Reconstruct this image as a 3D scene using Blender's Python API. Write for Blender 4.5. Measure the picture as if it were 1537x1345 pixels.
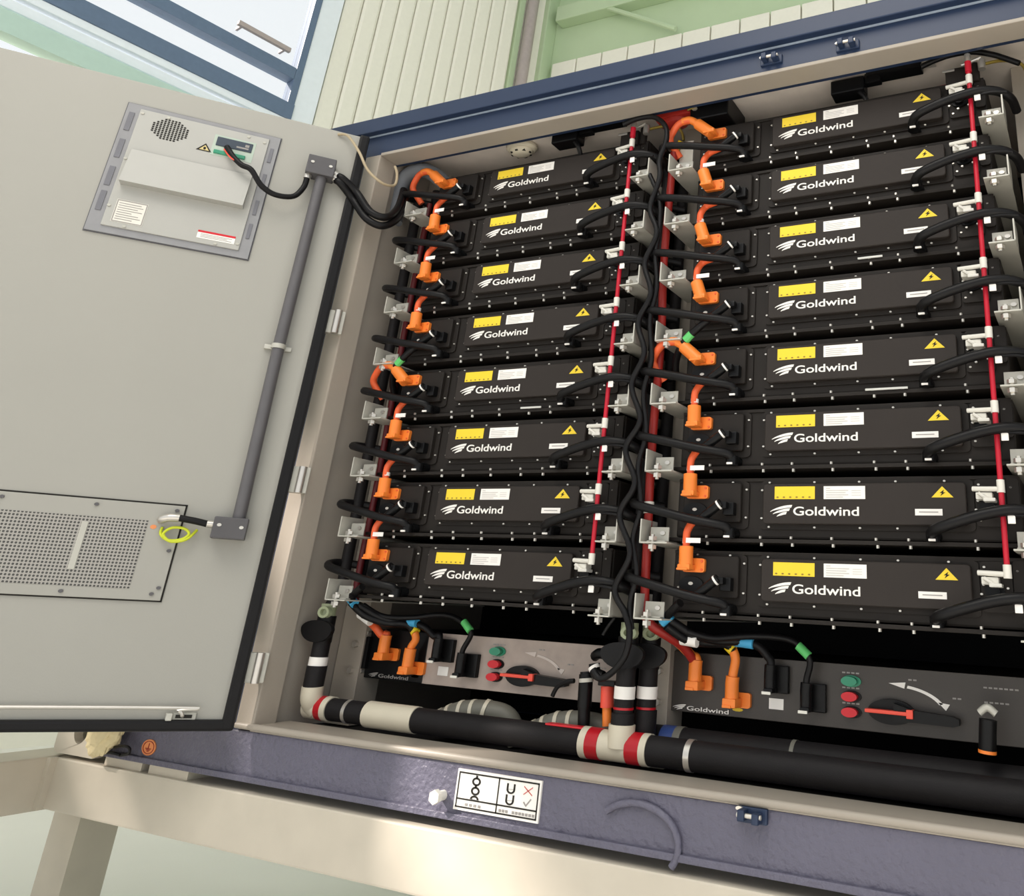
import bpy, bmesh, math, random
from mathutils import Vector, Matrix, noise

random.seed(7)
SC = bpy.context.scene
for o in list(bpy.data.objects):
    bpy.data.objects.remove(o)
COL = SC.collection

# ------------------------------------------------------------------ camera, world, lights, exposure
# Cabinet coordinates: x along the cabinet, y into the cabinet, z up, z = 0 at the emblem of the top battery row.
ZS = 3.567                       # height of that emblem above the hall floor (camera is 1.6 m above the floor)
FPX, PPX, PPY = 1267.267, 1064.846, 400.0
CAM = Vector((2.69334, -3.09228, -1.96681))
RX = Vector((0.914062, 0.402484, 0.049970))
RY = Vector((-0.109236, 0.362971, -0.925375))
RZ = Vector((-0.390586, 0.840392, 0.375744))
cd = bpy.data.cameras.new('camera')
cam = bpy.data.objects.new('camera', cd)
COL.objects.link(cam)
cd.sensor_fit = 'HORIZONTAL'
cd.sensor_width = 36.0
cd.lens = FPX / 1537.0 * 36.0
cd.shift_x = (768.5 - PPX) / 1537.0
cd.shift_y = (PPY - 672.5) / 1537.0
cd.clip_start = 0.05
cd.clip_end = 200
m3 = Matrix((RX, -RY, -RZ)).transposed()
cam.matrix_world = Matrix.Translation(CAM + Vector((0, 0, ZS))) @ m3.to_4x4()
SC.camera = cam

w = bpy.data.worlds.new('hall_daylight')
SC.world = w
w.use_nodes = True
bg = w.node_tree.nodes['Background']
bg.inputs[0].default_value = (0.93, 0.97, 1.0, 1)
bg.inputs[1].default_value = 1.15

def lamp(name, kind, loc, target, energy, color, **kw):
    ld = bpy.data.lights.new(name, kind)
    ld.energy = energy
    ld.color = color
    for k, v in kw.items():
        setattr(ld, k, v)
    lo = bpy.data.objects.new(name, ld)
    COL.objects.link(lo)
    lo.location = loc
    lo.rotation_euler = (Vector(target) - Vector(loc)).to_track_quat('-Z', 'Y').to_euler()
    return lo

lamp('sun', 'SUN', (-8.68, -6.2, ZS + 4.55), (-.68, -.2, ZS - 1.9), 9.0, (1.0, 0.9, 0.82), angle=math.radians(1.5))   # enters through the clerestory window
lamp('overhead_fill', 'AREA', (1.0, -5.5, ZS + 5.0), (0.6, 0, ZS - 1.4), 330, (1.0, 0.93, 0.84), size=4.0)  # added soft fill from above, stands for no known roof opening

vs = SC.view_settings
vs.view_transform = 'Standard'
vs.look = 'None'
vs.gamma = 1.0
vs.exposure = -0.22
vs.use_curve_mapping = False


def P(u, v, Y):
    """Point of the photograph (pixels of the 1537x1345 frame) lifted to the plane y = Y of the cabinet."""
    d = RX * ((u - PPX) / FPX) + RY * ((v - PPY) / FPX) + RZ
    return CAM + d * ((Y - CAM.y) / d.y)


def ray_plane(u, v, p0, n):
    d = RX * ((u - PPX) / FPX) + RY * ((v - PPY) / FPX) + RZ
    return CAM + d * ((p0 - CAM).dot(n) / d.dot(n))

# ------------------------------------------------------------------ materials
MATS = {}


def S(r, g, b):
    def f(c):
        c /= 255.0
        return c / 12.92 if c <= 0.04045 else ((c + 0.055) / 1.055) ** 2.4
    return (f(r), f(g), f(b))


def mat(name, rgb, rough=0.5, metal=0.0, var=0.12, scale=14.0, bump=0.0, bscale=60.0, coat=0.0):
    if name in MATS:
        return MATS[name]
    m = bpy.data.materials.new(name)
    m.use_nodes = True
    nt = m.node_tree
    b = nt.nodes['Principled BSDF']
    b.inputs['Roughness'].default_value = rough
    b.inputs['Metallic'].default_value = metal
    b.inputs['Coat Weight'].default_value = coat
    b.inputs['Specular IOR Level'].default_value = 0.2 if max(rgb) < 0.04 else 0.4
    tc = nt.nodes.new('ShaderNodeTexCoord')
    nz = nt.nodes.new('ShaderNodeTexNoise')
    nz.inputs['Scale'].default_value = scale
    nz.inputs['Detail'].default_value = 4
    nt.links.new(tc.outputs['Object'], nz.inputs['Vector'])
    mx = nt.nodes.new('ShaderNodeMix')
    mx.data_type = 'RGBA'
    mx.inputs[6].default_value = (*[c * (1 - var) for c in rgb], 1)
    mx.inputs[7].default_value = (*[min(1, c * (1 + var)) for c in rgb], 1)
    nt.links.new(nz.outputs['Fac'], mx.inputs[0])
    nt.links.new(mx.outputs[2], b.inputs['Base Color'])
    if bump:
        n2 = nt.nodes.new('ShaderNodeTexNoise')
        n2.inputs['Scale'].default_value = bscale
        n2.inputs['Detail'].default_value = 5
        bp = nt.nodes.new('ShaderNodeBump')
        bp.inputs['Strength'].default_value = bump
        bp.inputs['Distance'].default_value = 0.01
        nt.links.new(tc.outputs['Object'], n2.inputs['Vector'])
        nt.links.new(n2.outputs['Fac'], bp.inputs['Height'])
        nt.links.new(bp.outputs['Normal'], b.inputs['Normal'])
    MATS[name] = m
    return m


M = {
    'body': mat('black_coated_metal', S(36, 32, 29), 0.55, 0.0, 0.15),
    'cover': mat('charcoal_powder_coat', S(48, 43, 40), 0.55, 0.0, 0.06, bump=0.06, bscale=300),
    'rubber': mat('black_rubber', S(20, 19, 20), 0.45, 0.0, 0.15),
    'hose': mat('black_hose', S(19, 18, 19), 0.4, 0.0, 0.15),
    'insul': mat('black_foam_insulation', S(28, 26, 27), 0.6, 0.0, 0.2, bump=0.1, bscale=200),
    'plastic': mat('black_plastic', S(15, 15, 16), 0.36),
    'orange': mat('orange_plastic', S(242, 132, 52), 0.4, 0.0, 0.08),
    'redor': mat('red_orange_cable', S(230, 98, 54), 0.42),
    'darkred': mat('dark_red_cable', S(150, 36, 30), 0.42),
    'redrod': mat('crimson_pipe', S(190, 26, 48), 0.35),
    'red': mat('red_plastic', S(205, 32, 44), 0.35),
    'redtape': mat('red_tape', S(176, 18, 32), 0.35),
    'coral': mat('coral_plastic', S(235, 84, 66), 0.4),
    'green': mat('green_button_plastic', S(52, 140, 108), 0.35),
    'gtape': mat('green_tape', S(96, 196, 110), 0.45),
    'btape': mat('blue_tape', S(72, 168, 214), 0.45),
    'ytape': mat('yellow_tape', S(238, 206, 40), 0.45),
    'yellow': mat('yellow_sticker', S(238, 206, 52), 0.5, var=0.05),
    'white': mat('white_sticker', S(240, 236, 230), 0.5, var=0.04),
    'whitep': mat('white_plastic', S(225, 222, 212), 0.4, var=0.05),
    'ink': mat('dark_ink', S(40, 38, 34), 0.6),
    'gink': mat('grey_ink', S(150, 146, 142), 0.6),
    'rink': mat('red_ink', S(196, 84, 76), 0.6),
    'logo': mat('white_print', S(238, 234, 228), 0.5, var=0.03),
    'steel': mat('zinc_steel', S(205, 200, 192), 0.3, 0.75, 0.1),
    'bolt': mat('steel_bolt', S(215, 210, 200), 0.28, 0.7, 0.1),
    'galv': mat('grey_painted_bracket', S(186, 184, 174), 0.45, 0.15, 0.1),
    'beige': mat('beige_painted_steel', S(164, 155, 143), 0.45, 0.0, 0.06, 3.0, bump=0.05, bscale=90),
    'cwall': mat('cabinet_inner_paint', S(158, 150, 140), 0.5, 0.0, 0.1, 4.0),
    'door': mat('door_pale_grey_paint', S(162, 160, 152), 0.5, 0.0, 0.03, 2.0, bump=0.02, bscale=120),
    'acframe': mat('ac_frame_grey', S(142, 142, 144), 0.45),
    'acpanel': mat('ac_panel_pale', S(174, 173, 167), 0.45, var=0.03),
    'blue': mat('sunlit_navy_paint', S(98, 96, 112), 0.38, 0.0, 0.1, 6.0, bump=0.9, bscale=45),  # container navy paled so the lower beam carries its sunlight in the colour
    'bluetop': mat('navy_beam_paint', S(36, 50, 76), 0.42, 0.0, 0.06, 4.0),
    'dark': mat('cabinet_black_lining', S(22, 21, 22), 0.6),
    'panelR': mat('grey_switch_panel', S(62, 57, 53), 0.42, 0.0, 0.08, bump=0.05, bscale=250),
    'panelL': mat('lit_filmed_switch_panel', S(172, 157, 147), 0.4, 0.0, 0.2, 18.0),  # patch of sunlight on the filmed panel put into its tan colour
    'pvc': mat('beige_pvc', S(206, 198, 178), 0.35, var=0.05),
    'pgreen': mat('pale_green_plastic', S(150, 158, 128), 0.45),
    'conduit': mat('grey_conduit', S(92, 90, 92), 0.45),
    'jbox': mat('dark_grey_box', S(84, 82, 84), 0.45),
    'chassis': mat('pale_primer_steel', S(205, 196, 180), 0.5, 0.1, 0.12, 5.0),
    'paper': mat('kraft_wrapping', S(222, 206, 164), 0.75, 0.0, 0.12, 20.0, bump=0.3, bscale=40),
    'cream': mat('cream_wall_panel', S(240, 236, 222), 0.55, var=0.04),
    'hallgreen': mat('pale_green_steel', S(190, 208, 172), 0.55, var=0.06, scale=2.0),
    'mint': mat('mint_painted_steel', S(186, 210, 198), 0.55, var=0.05),
    'slate': mat('slate_window_frame', S(98, 116, 140), 0.4),
    'jamb': mat('pale_blue_white_jamb', S(236, 242, 247), 0.5, var=0.04),
    'floor': mat('pale_hall_floor', S(240, 238, 232), 0.4, 0.0, 0.06, 0.7),
    'column': mat('pinkish_grey_pipe', S(172, 160, 156), 0.5),
    'earth': mat('orange_sticker', S(226, 142, 88), 0.5, var=0.05),
    'brass': mat('dull_brass', S(150, 130, 60), 0.4, 0.5),
    'lime': mat('yellow_green_wire', S(205, 214, 50), 0.45),
    'tan': mat('tan_wire', S(172, 156, 128), 0.5),
    'greyfoam': mat('grey_foam_sleeve', S(122, 126, 132), 0.7),
    'corr': mat('grey_corrugated_hose', S(112, 110, 100), 0.5),
    'cover_strip': mat('clear_film_strip', S(200, 200, 194), 0.3),
}


def dotted(name, base, hole, period, radius):
    m = bpy.data.materials.new(name)
    m.use_nodes = True
    nt = m.node_tree
    b = nt.nodes['Principled BSDF']
    b.inputs['Roughness'].default_value = 0.5
    tc = nt.nodes.new('ShaderNodeTexCoord')
    sc = nt.nodes.new('ShaderNodeVectorMath'); sc.operation = 'SCALE'
    sc.inputs['Scale'].default_value = 1.0 / period
    fr = nt.nodes.new('ShaderNodeVectorMath'); fr.operation = 'FRACTION'
    su = nt.nodes.new('ShaderNodeVectorMath'); su.operation = 'SUBTRACT'
    su.inputs[1].default_value = (0.5, 0.5, 0.5)
    ml = nt.nodes.new('ShaderNodeVectorMath'); ml.operation = 'MULTIPLY'
    ml.inputs[1].default_value = (1, 0, 1)
    ln = nt.nodes.new('ShaderNodeVectorMath'); ln.operation = 'LENGTH'
    cm = nt.nodes.new('ShaderNodeMath'); cm.operation = 'LESS_THAN'
    cm.inputs[1].default_value = radius
    mx = nt.nodes.new('ShaderNodeMix'); mx.data_type = 'RGBA'
    mx.inputs[6].default_value = (*base, 1)
    mx.inputs[7].default_value = (*hole, 1)
    L = nt.links.new
    L(tc.outputs['Object'], sc.inputs[0]); L(sc.outputs[0], fr.inputs[0]); L(fr.outputs[0], su.inputs[0])
    L(su.outputs[0], ml.inputs[0]); L(ml.outputs[0], ln.inputs[0]); L(ln.outputs['Value'], cm.inputs[0])
    L(cm.outputs[0], mx.inputs[0]); L(mx.outputs[2], b.inputs['Base Color'])
    return m


M['mesh'] = dotted('perforated_sheet', S(160, 157, 150), S(66, 64, 62), 0.0135, 0.33)


def glass_mat():
    m = bpy.data.materials.new('window_glass')
    m.use_nodes = True
    nt = m.node_tree
    nt.nodes.remove(nt.nodes['Principled BSDF'])
    out = nt.nodes['Material Output']
    t = nt.nodes.new('ShaderNodeBsdfTransparent')
    g = nt.nodes.new('ShaderNodeBsdfGlossy')
    g.inputs['Roughness'].default_value = 0.03
    x = nt.nodes.new('ShaderNodeMixShader')
    x.inputs[0].default_value = 0.06
    nt.links.new(t.outputs[0], x.inputs[1]); nt.links.new(g.outputs[0], x.inputs[2])
    nt.links.new(x.outputs[0], out.inputs[0])
    return m


M['glass'] = glass_mat()

# ------------------------------------------------------------------ mesh helpers


class B:
    """Collects shapes of one part."""
    def __init__(s):
        s.bm = bmesh.new()

    def box(s, x0, x1, y0, y1, z0, z1, bev=0.0):
        r = bmesh.ops.create_cube(s.bm, size=1.0)
        vs_ = r['verts']
        for v in vs_:
            v.co = Vector((x0 + (v.co.x + .5) * (x1 - x0), y0 + (v.co.y + .5) * (y1 - y0), z0 + (v.co.z + .5) * (z1 - z0)))
        if bev:
            es = list({e for v in vs_ for e in v.link_edges})
            bmesh.ops.bevel(s.bm, geom=es, offset=bev, segments=2, affect='EDGES', profile=0.6)
        return s

    def prism(s, pts, y0, y1):
        """Polygon in x-z, extruded y0..y1."""
        a = [s.bm.verts.new((p[0], y0, p[1])) for p in pts]
        b = [s.bm.verts.new((p[0], y1, p[1])) for p in pts]
        n = len(pts)
        s.bm.faces.new(a)
        s.bm.faces.new(list(reversed(b)))
        for i in range(n):
            s.bm.faces.new((a[i], b[i], b[(i + 1) % n], a[(i + 1) % n]))
        return s

    def rrect(s, x0, x1, z0, z1, y0, y1, rx, rz=None, seg=4, draft=0.0):
        rz = rx if rz is None else rz
        def loop(ins):
            pts = []
            for cx, cz, a0 in ((x1 - rx, z1 - rz, 0), (x0 + rx, z1 - rz, 90), (x0 + rx, z0 + rz, 180), (x1 - rx, z0 + rz, 270)):
                for i in range(seg + 1):
                    a = math.radians(a0 + 90 * i / seg)
                    pts.append((cx + (rx - ins) * math.cos(a), cz + (rz - ins) * math.sin(a)))
            return pts
        if not draft:
            return s.prism(loop(0), y0, y1)
        A = [s.bm.verts.new((p[0], y0, p[1])) for p in loop(draft)]
        C_ = [s.bm.verts.new((p[0], y0 + draft, p[1])) for p in loop(0)]
        D_ = [s.bm.verts.new((p[0], y1, p[1])) for p in loop(0)]
        n = len(A)
        s.bm.faces.new(A)
        s.bm.faces.new(list(reversed(D_)))
        for i in range(n):
            j = (i + 1) % n
            s.bm.faces.new((A[i], C_[i], C_[j], A[j]))
            s.bm.faces.new((C_[i], D_[i], D_[j], C_[j]))
        return s

    def ring(s, outer, inner, y0, y1):
        n = len(outer)
        L = [[s.bm.verts.new((p[0], y, p[1])) for p in pts] for y in (y0, y1) for pts in (outer, inner)]
        o0, i0, o1, i1 = L
        for i in range(n):
            j = (i + 1) % n
            s.bm.faces.new((o0[i], o0[j], i0[j], i0[i]))
            s.bm.faces.new((o1[i], i1[i], i1[j], o1[j]))
            s.bm.faces.new((o0[i], o1[i], o1[j], o0[j]))
            s.bm.faces.new((i0[i], i0[j], i1[j], i1[i]))
        return s

    def disc(s, cx, cz, rx, rz, y0, y1, seg=20):
        return s.prism([(cx + rx * math.cos(2 * math.pi * i / seg), cz + rz * math.sin(2 * math.pi * i / seg)) for i in range(seg)], y0, y1)

    def tube(s, pts, r, seg=10, sub=6, taper=None, smooth=True):
        pts = [Vector(p) for p in pts]
        if smooth and len(pts) > 2:
            q = []
            for i in range(len(pts) - 1):
                p0 = pts[max(i - 1, 0)]; p1 = pts[i]; p2 = pts[i + 1]; p3 = pts[min(i + 2, len(pts) - 1)]
                for k in range(sub):
                    t = k / sub
                    q.append(0.5 * ((2 * p1) + (p2 - p0) * t + (2 * p0 - 5 * p1 + 4 * p2 - p3) * t * t + (3 * p1 - p0 - 3 * p2 + p3) * t ** 3))
            q.append(pts[-1])
            pts = q
        n = len(pts)
        t0 = (pts[1] - pts[0]).normalized()
        ref = Vector((0, 1, 0)) if abs(t0.y) < 0.9 else Vector((1, 0, 0))
        u = t0.cross(ref).normalized()
        rings = []
        for i, p in enumerate(pts):
            t = (pts[min(i + 1, n - 1)] - pts[max(i - 1, 0)])
            if t.length < 1e-9:
                t = t0
            t.normalize()
            u = (u - t * u.dot(t))
            if u.length < 1e-6:
                u = t.orthogonal()
            u.normalize()
            v = t.cross(u)
            rr = r if taper is None else r * (taper(i / (n - 1)))
            rings.append([s.bm.verts.new(p + (u * math.cos(2 * math.pi * k / seg) + v * math.sin(2 * math.pi * k / seg)) * rr) for k in range(seg)])
        for a, b in zip(rings, rings[1:]):
            for k in range(seg):
                s.bm.faces.new((a[k], a[(k + 1) % seg], b[(k + 1) % seg], b[k]))
        s.bm.faces.new(list(reversed(rings[0])))
        s.bm.faces.new(rings[-1])
        return s

    def cyl(s, p0, p1, r, seg=12, r2=None):
        r2 = r if r2 is None else r2
        return s.tube([p0, p1], r, seg, smooth=False, taper=lambda t: 1 + (r2 / r - 1) * t)

    def build(s, name, material, parent=None, label=None, kind=None, smooth=False):
        bmesh.ops.recalc_face_normals(s.bm, faces=s.bm.faces)
        me = bpy.data.meshes.new(name)
        s.bm.to_mesh(me)
        s.bm.free()
        if smooth:
            for p in me.polygons:
                p.use_smooth = True
            try:
                me.set_sharp_from_angle(angle=math.radians(42))
            except Exception:
                pass
        return link(name, me, material, parent, label, kind)


def link(name, me, material, parent=None, label=None, kind=None):
    if material is not None:
        me.materials.clear()
        me.materials.append(material if not isinstance(material, str) else M[material])
    o = bpy.data.objects.new(name, me)
    COL.objects.link(o)
    o.parent = parent
    if label:
        o['label'] = label
    if kind:
        o['kind'] = kind
    return o


def thing(name, label, cat, loc=(0, 0, 0), group=None, rotz=0.0):
    o = bpy.data.objects.new(name, None)
    COL.objects.link(o)
    o.location = loc
    o.rotation_euler = (0, 0, rotz)
    if rotz:
        o.scale = (DSC, DSC, DSC)
    o.empty_display_size = 0.05
    o['label'] = label
    o['category'] = cat
    if group:
        o['group'] = group
    return o


def tag(o, label, cat, group=None):
    o['label'] = label
    o['category'] = cat
    if group:
        o['group'] = group
    return o


def structure(o):
    o['kind'] = 'structure'
    return o


def copy_tree(o, parent=None):
    c = o.copy()
    COL.objects.link(c)
    c.parent = parent
    for ch in o.children:
        copy_tree(ch, c)
    return c


TXT = {}


def text_mesh(s_, x0, x1, z0, z1, y, bold=0.0, name='lettering'):
    """Lettering fitted into x0..x1, z0..z1 at depth y (facing -y)."""
    cu = bpy.data.curves.new('t', 'FONT')
    cu.body = s_
    cu.size = 1.0
    cu.offset = bold
    cu.extrude = 0.02
    ob = bpy.data.objects.new('t', cu)
    COL.objects.link(ob)
    bpy.context.view_layer.update()
    dg = bpy.context.evaluated_depsgraph_get()
    me = bpy.data.meshes.new_from_object(ob.evaluated_get(dg))
    bpy.data.objects.remove(ob)
    xs = [v.co.x for v in me.vertices]; ys = [v.co.y for v in me.vertices]
    ax, bx, ay, by = min(xs), max(xs), min(ys), max(ys)
    for v in me.vertices:
        X, Yy, Z = v.co
        v.co = (x0 + (X - ax) / (bx - ax) * (x1 - x0), y - Z * 0.05, z0 + (Yy - ay) / (by - ay) * (z1 - z0))
    me.name = name
    return me


def emblem(b, x0, x1, z0, z1, y0, y1):
    """Wing emblem of three curved stripes, pointed at the left end."""
    W, H = x1 - x0, z1 - z0
    for k in range(3):
        n = 8
        up, lo = [], []
        for i in range(n + 1):
            t = i / n
            sx = [0.0, 0.12, 0.30][k]
            ex = [1.0, 0.90, 0.76][k]
            zt = [0.48, 0.28, 0.08][k]
            ze = [1.0, 0.72, 0.44][k]
            x = sx + (ex - sx) * t
            z = zt + (ze - zt) * math.sin(t * math.pi / 2) ** 0.8
            th = 0.05 + 0.17 * math.sin(min(1, t * 1.6) * math.pi / 2)
            up.append((x0 + x * W, z0 + z * H))
            lo.append((x0 + (x - 0.05 * t) * W, z0 + (z - th) * H))
        b.prism(up + list(reversed(lo)), y0, y1)
    return b


DSC = 0.976      # size of the door relative to its first estimate
D = 1.56469      # distance between the two columns
PITCH = 0.27
ROWS = ['top', 'second', 'third', 'fourth', 'fifth', 'sixth', 'seventh', 'bottom']
COLN = ['column beside open door', 'column farther from door']


def rowphrase(i, k):
    if i in (0, 7):
        return ROWS[i] + ' row, ' + COLN[k]
    return ROWS[i] + ' row down, ' + COLN[k]

# ------------------------------------------------------------------ hall
FZ = -ZS
b = B(); b.box(-16, 14, -14, 16, FZ - .1, FZ)
structure(b.build('floor', 'floor'))

b = B()
for zz in (10.5, 10.7):
    b.bm.faces.new([b.bm.verts.new((x, y, zz)) for x, y in ((-10.2, -10.9), (14, -10.9), (14, 9), (-6.0, 9))])
bmesh.ops.bridge_loops(b.bm, edges=b.bm.edges[:])
structure(b.build('ceiling', 'jamb'))

# window wall: vertical plane through WP along WD
WP = Vector((-6.934, 4.0, 0.0)); WD = Vector((0.204, 0.979, 0)).normalized()
WANG = math.atan2(WD.y, WD.x)
wl = bpy.data.objects.new('wall_left', None); COL.objects.link(wl)
wl.location = WP; wl.rotation_euler = (0, 0, WANG)
wl['kind'] = 'structure'; wl['label'] = 'ribbed cream wall with clerestory window behind the open door'
# local x = along the wall (s), local y<0 faces the hall
b = B(); b.box(-13, 4.3, .10, .25, FZ, 3.30); b.box(-13, 4.3, .10, .25, 6.6, 10.5); b.box(-.02, 4.3, .10, .25, 3.30, 6.6); b.box(-13, -3.6, .10, .25, 5.62, 6.6); b.box(-15, -13, .10, .25, FZ, 10.5)  # out-of-view stretch closed and lowered to shape where the sun gets in
b.build('wall_backing', 'cream', wl)
s0 = 0.0
edges = [0.0]
while edges[-1] < 3.1:
    edges.append(edges[-1] + 0.285)
for i, (a, c_) in enumerate(zip(edges, edges[1:])):
    b = B()
    b.prism([(a + .02, 0), (a + .05, -.0), (c_ - .03, 0), (c_, 0), (c_, .1), (a + .02, .1)], 0, 0.001)
    b.bm.free(); b = B()
    hi = min(c_ - .016, 3.3)
    pts = [(a + .004, .10), (a + .008, .012), (a + .05, .0), (hi - .03, .0), (hi + .006, .016), (hi + .008, .10)]
    z0, z1 = 2.0, 10.4
    va = [b.bm.verts.new((p[0], p[1], z0)) for p in pts]; vb = [b.bm.verts.new((p[0], p[1], z1)) for p in pts]
    for j in range(len(pts)):
        k = (j + 1) % len(pts)
        b.bm.faces.new((va[j], va[k], vb[k], vb[j]))
    b.bm.faces.new(va); b.bm.faces.new(list(reversed(vb)))
    b.build('panel', 'cream', wl)
b = B(); b.box(-13, -.34, -.10, .12, 3.42, 3.68); b.build('girt_rail', 'mint', wl)
b = B(); b.box(-13, -.34, -.02, .10, 3.74, 3.86, .01); b.box(-13, -.34, -.06, .10, 3.90, 4.0, .01); b.build('window_sill', 'jamb', wl)
b = B(); b.box(-.34, -.03, -.04, .14, 3.3, 6.6, .01); b.build('window_jamb', 'jamb', wl)
win = bpy.data.objects.new('window_1', None); COL.objects.link(win)
win.location = WP; win.rotation_euler = (0, 0, WANG); win['kind'] = 'structure'
win['label'] = 'clerestory window with slate blue frame high on the left wall'
b = B(); b.box(-.44, -.34, -.06, .14, 4.0, 6.6, .01); b.build('window_mullion', 'slate', win)
b = B(); b.box(-13, -.34, -.08, .14, 4.0, 4.24, .01); b.build('window_rail', 'slate', win)
b = B(); b.box(-13, -.44, -.06, .14, 4.62, 4.80, .01); b.build('window_rail', 'slate', win)
b = B(); b.box(-9, -.34, -.06, .14, 6.4, 6.6, .01); b.build('window_rail', 'slate', win)
b = B(); b.box(-3.6, -3.5, -.06, .14, 4.24, 6.4, .01); b.build('window_mullion', 'slate', win)
b = B(); b.box(-3.5, -.44, .04, .055, 4.24, 4.62); b.build('pane', 'glass', win)
b = B(); b.box(-3.5, -.44, .04, .055, 4.80, 6.4); b.build('pane', 'glass', win)
b = B(); b.box(-1.35, -.62, -.16, -.10, 4.92, 4.99, .01); b.box(-1.30, -1.27, -.11, .04, 4.93, 4.98); b.box(-.70, -.67, -.11, .04, 4.93, 4.98)
b.build('stay_bar', 'column', win)

# back wall, parallel to the cabinet front
wb = bpy.data.objects.new('wall_back', None); COL.objects.link(wb)
wb['kind'] = 'structure'; wb['label'] = 'pale green far wall with cream ribbed cladding above the cabinet'
BY = 8.0
zc = P(900, 80, BY).z
b = B(); b.box(-6.6, 14, BY + .1, BY + .3, FZ, 12); b.build('wall_backing', 'hallgreen', wb)
xa = P(829, 97, BY).x
for i in range(16):
    x = xa + i * 0.56
    b = B(); b.box(x + .012, x + .548, BY - .02, BY + .1, zc - 4.0, zc, .02); b.build('panel', 'cream', wb)
b = B(); b.box(-6.0, 14, BY - .16, BY + .1, zc + .9, zc + 1.25, .02); b.build('girt_beam', 'hallgreen', wb)
b = B(); b.box(xa - .35, xa - .1, BY - .22, BY + .1, 2, 12, .02); b.build('steel_stanchion', 'hallgreen', wb)
b = B(); b.tube([(xa + 1.1, BY - .1, zc + 1.0), (xa + 2.7, BY - .1, zc + .05)], .05, 8, smooth=False); b.build('brace_rod', 'hallgreen', wb)
q = P(787, 90, 7.4)
b = B(); b.cyl((q.x, 7.4, FZ), (q.x, 7.4, 12), .11, 16)
tag(b.build('downpipe', 'column', smooth=True), 'pinkish grey vertical pipe in the hall corner', 'pipe')
q = P(760, 90, 7.2)
b = B(); b.box(q.x - .12, q.x + .17, 7.14, 7.3, FZ, 12, .02)
tag(b.build('steel_upright', 'hallgreen'), 'pale green steel upright beside the vertical pipe in the hall corner', 'upright')

# ------------------------------------------------------------------ container shell
YO, YI = -0.20, -0.09            # front and back of the door-frame return
PX = -0.63                       # inner side of the left post
ZT, ZB = 0.207, -2.505           # underside of lintel, top of sill
CR = 2.80                        # right side of the opening
ct = thing('storage_container', 'navy steel container frame with beige door surround around the battery racks', 'container', (0, 0, 0))
b = B(); b.box(-1.56, CR + .5, YO, -.06, ZT + .002, .335, .004); b.build('top_beam', 'bluetop', ct, 'navy beam over the opening')
b = B(); b.box(-1.60, CR + .5, YO - .045, 1.3, .337, .425, .006); b.build('roof_rail', 'bluetop', ct, 'navy roof rail along the top')
b = B(); b.tube([(-1.6, YO - .004, .336), (CR + .5, YO - .004, .336)], .006, 8, smooth=False); b.build('sealant_seam', mat('pale_sealant', S(140, 152, 168), .5), ct, smooth=True)
b = B(); b.box(-1.55, CR + .5, YO + .004, YO + .3, -2.705, ZB - .03, .006); b.build('bottom_beam', 'blue', ct, 'scuffed navy beam below the opening, paled as if sunlit')
b = B(); b.box(-1.55, CR + .5, YO - .012, YO + .01, -2.712, -2.69, .004); b.build('bottom_edge', 'blue', ct)
# beige frame
b = B(); b.box(PX - .105, PX, YO - .006, YI, ZB - .02, ZT + .002, .006); b.build('frame_post', 'beige', ct, 'beige door post')
b = B(); b.box(CR, CR + .1, YO - .006, YI, ZB, ZT, .006); b.build('frame_post', 'beige', ct)
b = B(); b.box(PX, CR, YO - .006, YI, ZT - .006, ZT + .012, .004); b.build('frame_lintel', 'beige', ct, 'beige lintel strip')
b = B()
b.tube([(PX - .1, YO - .002, ZB - .012), (CR, YO - .002, ZB - .012)], .013, 12, smooth=False)
b.box(PX - .02, CR, YO, 0.0, ZB - .03, ZB - .005, .004)
b.build('sill', 'beige', ct, 'beige sill with a rolled lip', smooth=True)
b = B(); b.box(-1.54, PX - .1, YO + .01, YO + .06, ZB - .03, ZT); b.build('corner_panel', 'bluetop', ct)
# lining
b = B(); b.box(PX - .05, PX - .03, YI - .005, 1.25, ZB - .03, .30); b.build('side_lining', 'cwall', ct, 'grey inner side wall')
b = B(); b.box(CR + .03, CR + .05, YI, 1.25, ZB - .03, .30); b.build('side_lining', 'cwall', ct)
b = B(); b.box(PX - .05, CR + .05, YI, 1.25, .275, .295); b.build('ceiling_lining', mat('pale_ceiling_paint', S(224, 214, 204), .55), ct, 'grey inner ceiling')
b = B(); b.box(PX - .05, CR + .05, 1.24, 1.26, ZB - .03, .30); b.build('back_lining', 'dark', ct)
b = B(); b.box(PX - .05, CR + .05, 0.0, 1.25, ZB - .06, ZB - .035); b.build('floor_lining', 'dark', ct)
b = B(); b.box(-1.60, -1.54, YO + .05, 1.3, -2.7, .42); b.box(CR + .45, CR + .5, YO + .05, 1.3, -2.7, .42); b.build('outer_side', 'bluetop', ct)
b = B(); b.box(-1.60, CR + .5, 1.27, 1.3, -2.7, .42); b.build('outer_back', 'bluetop', ct)
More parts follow.
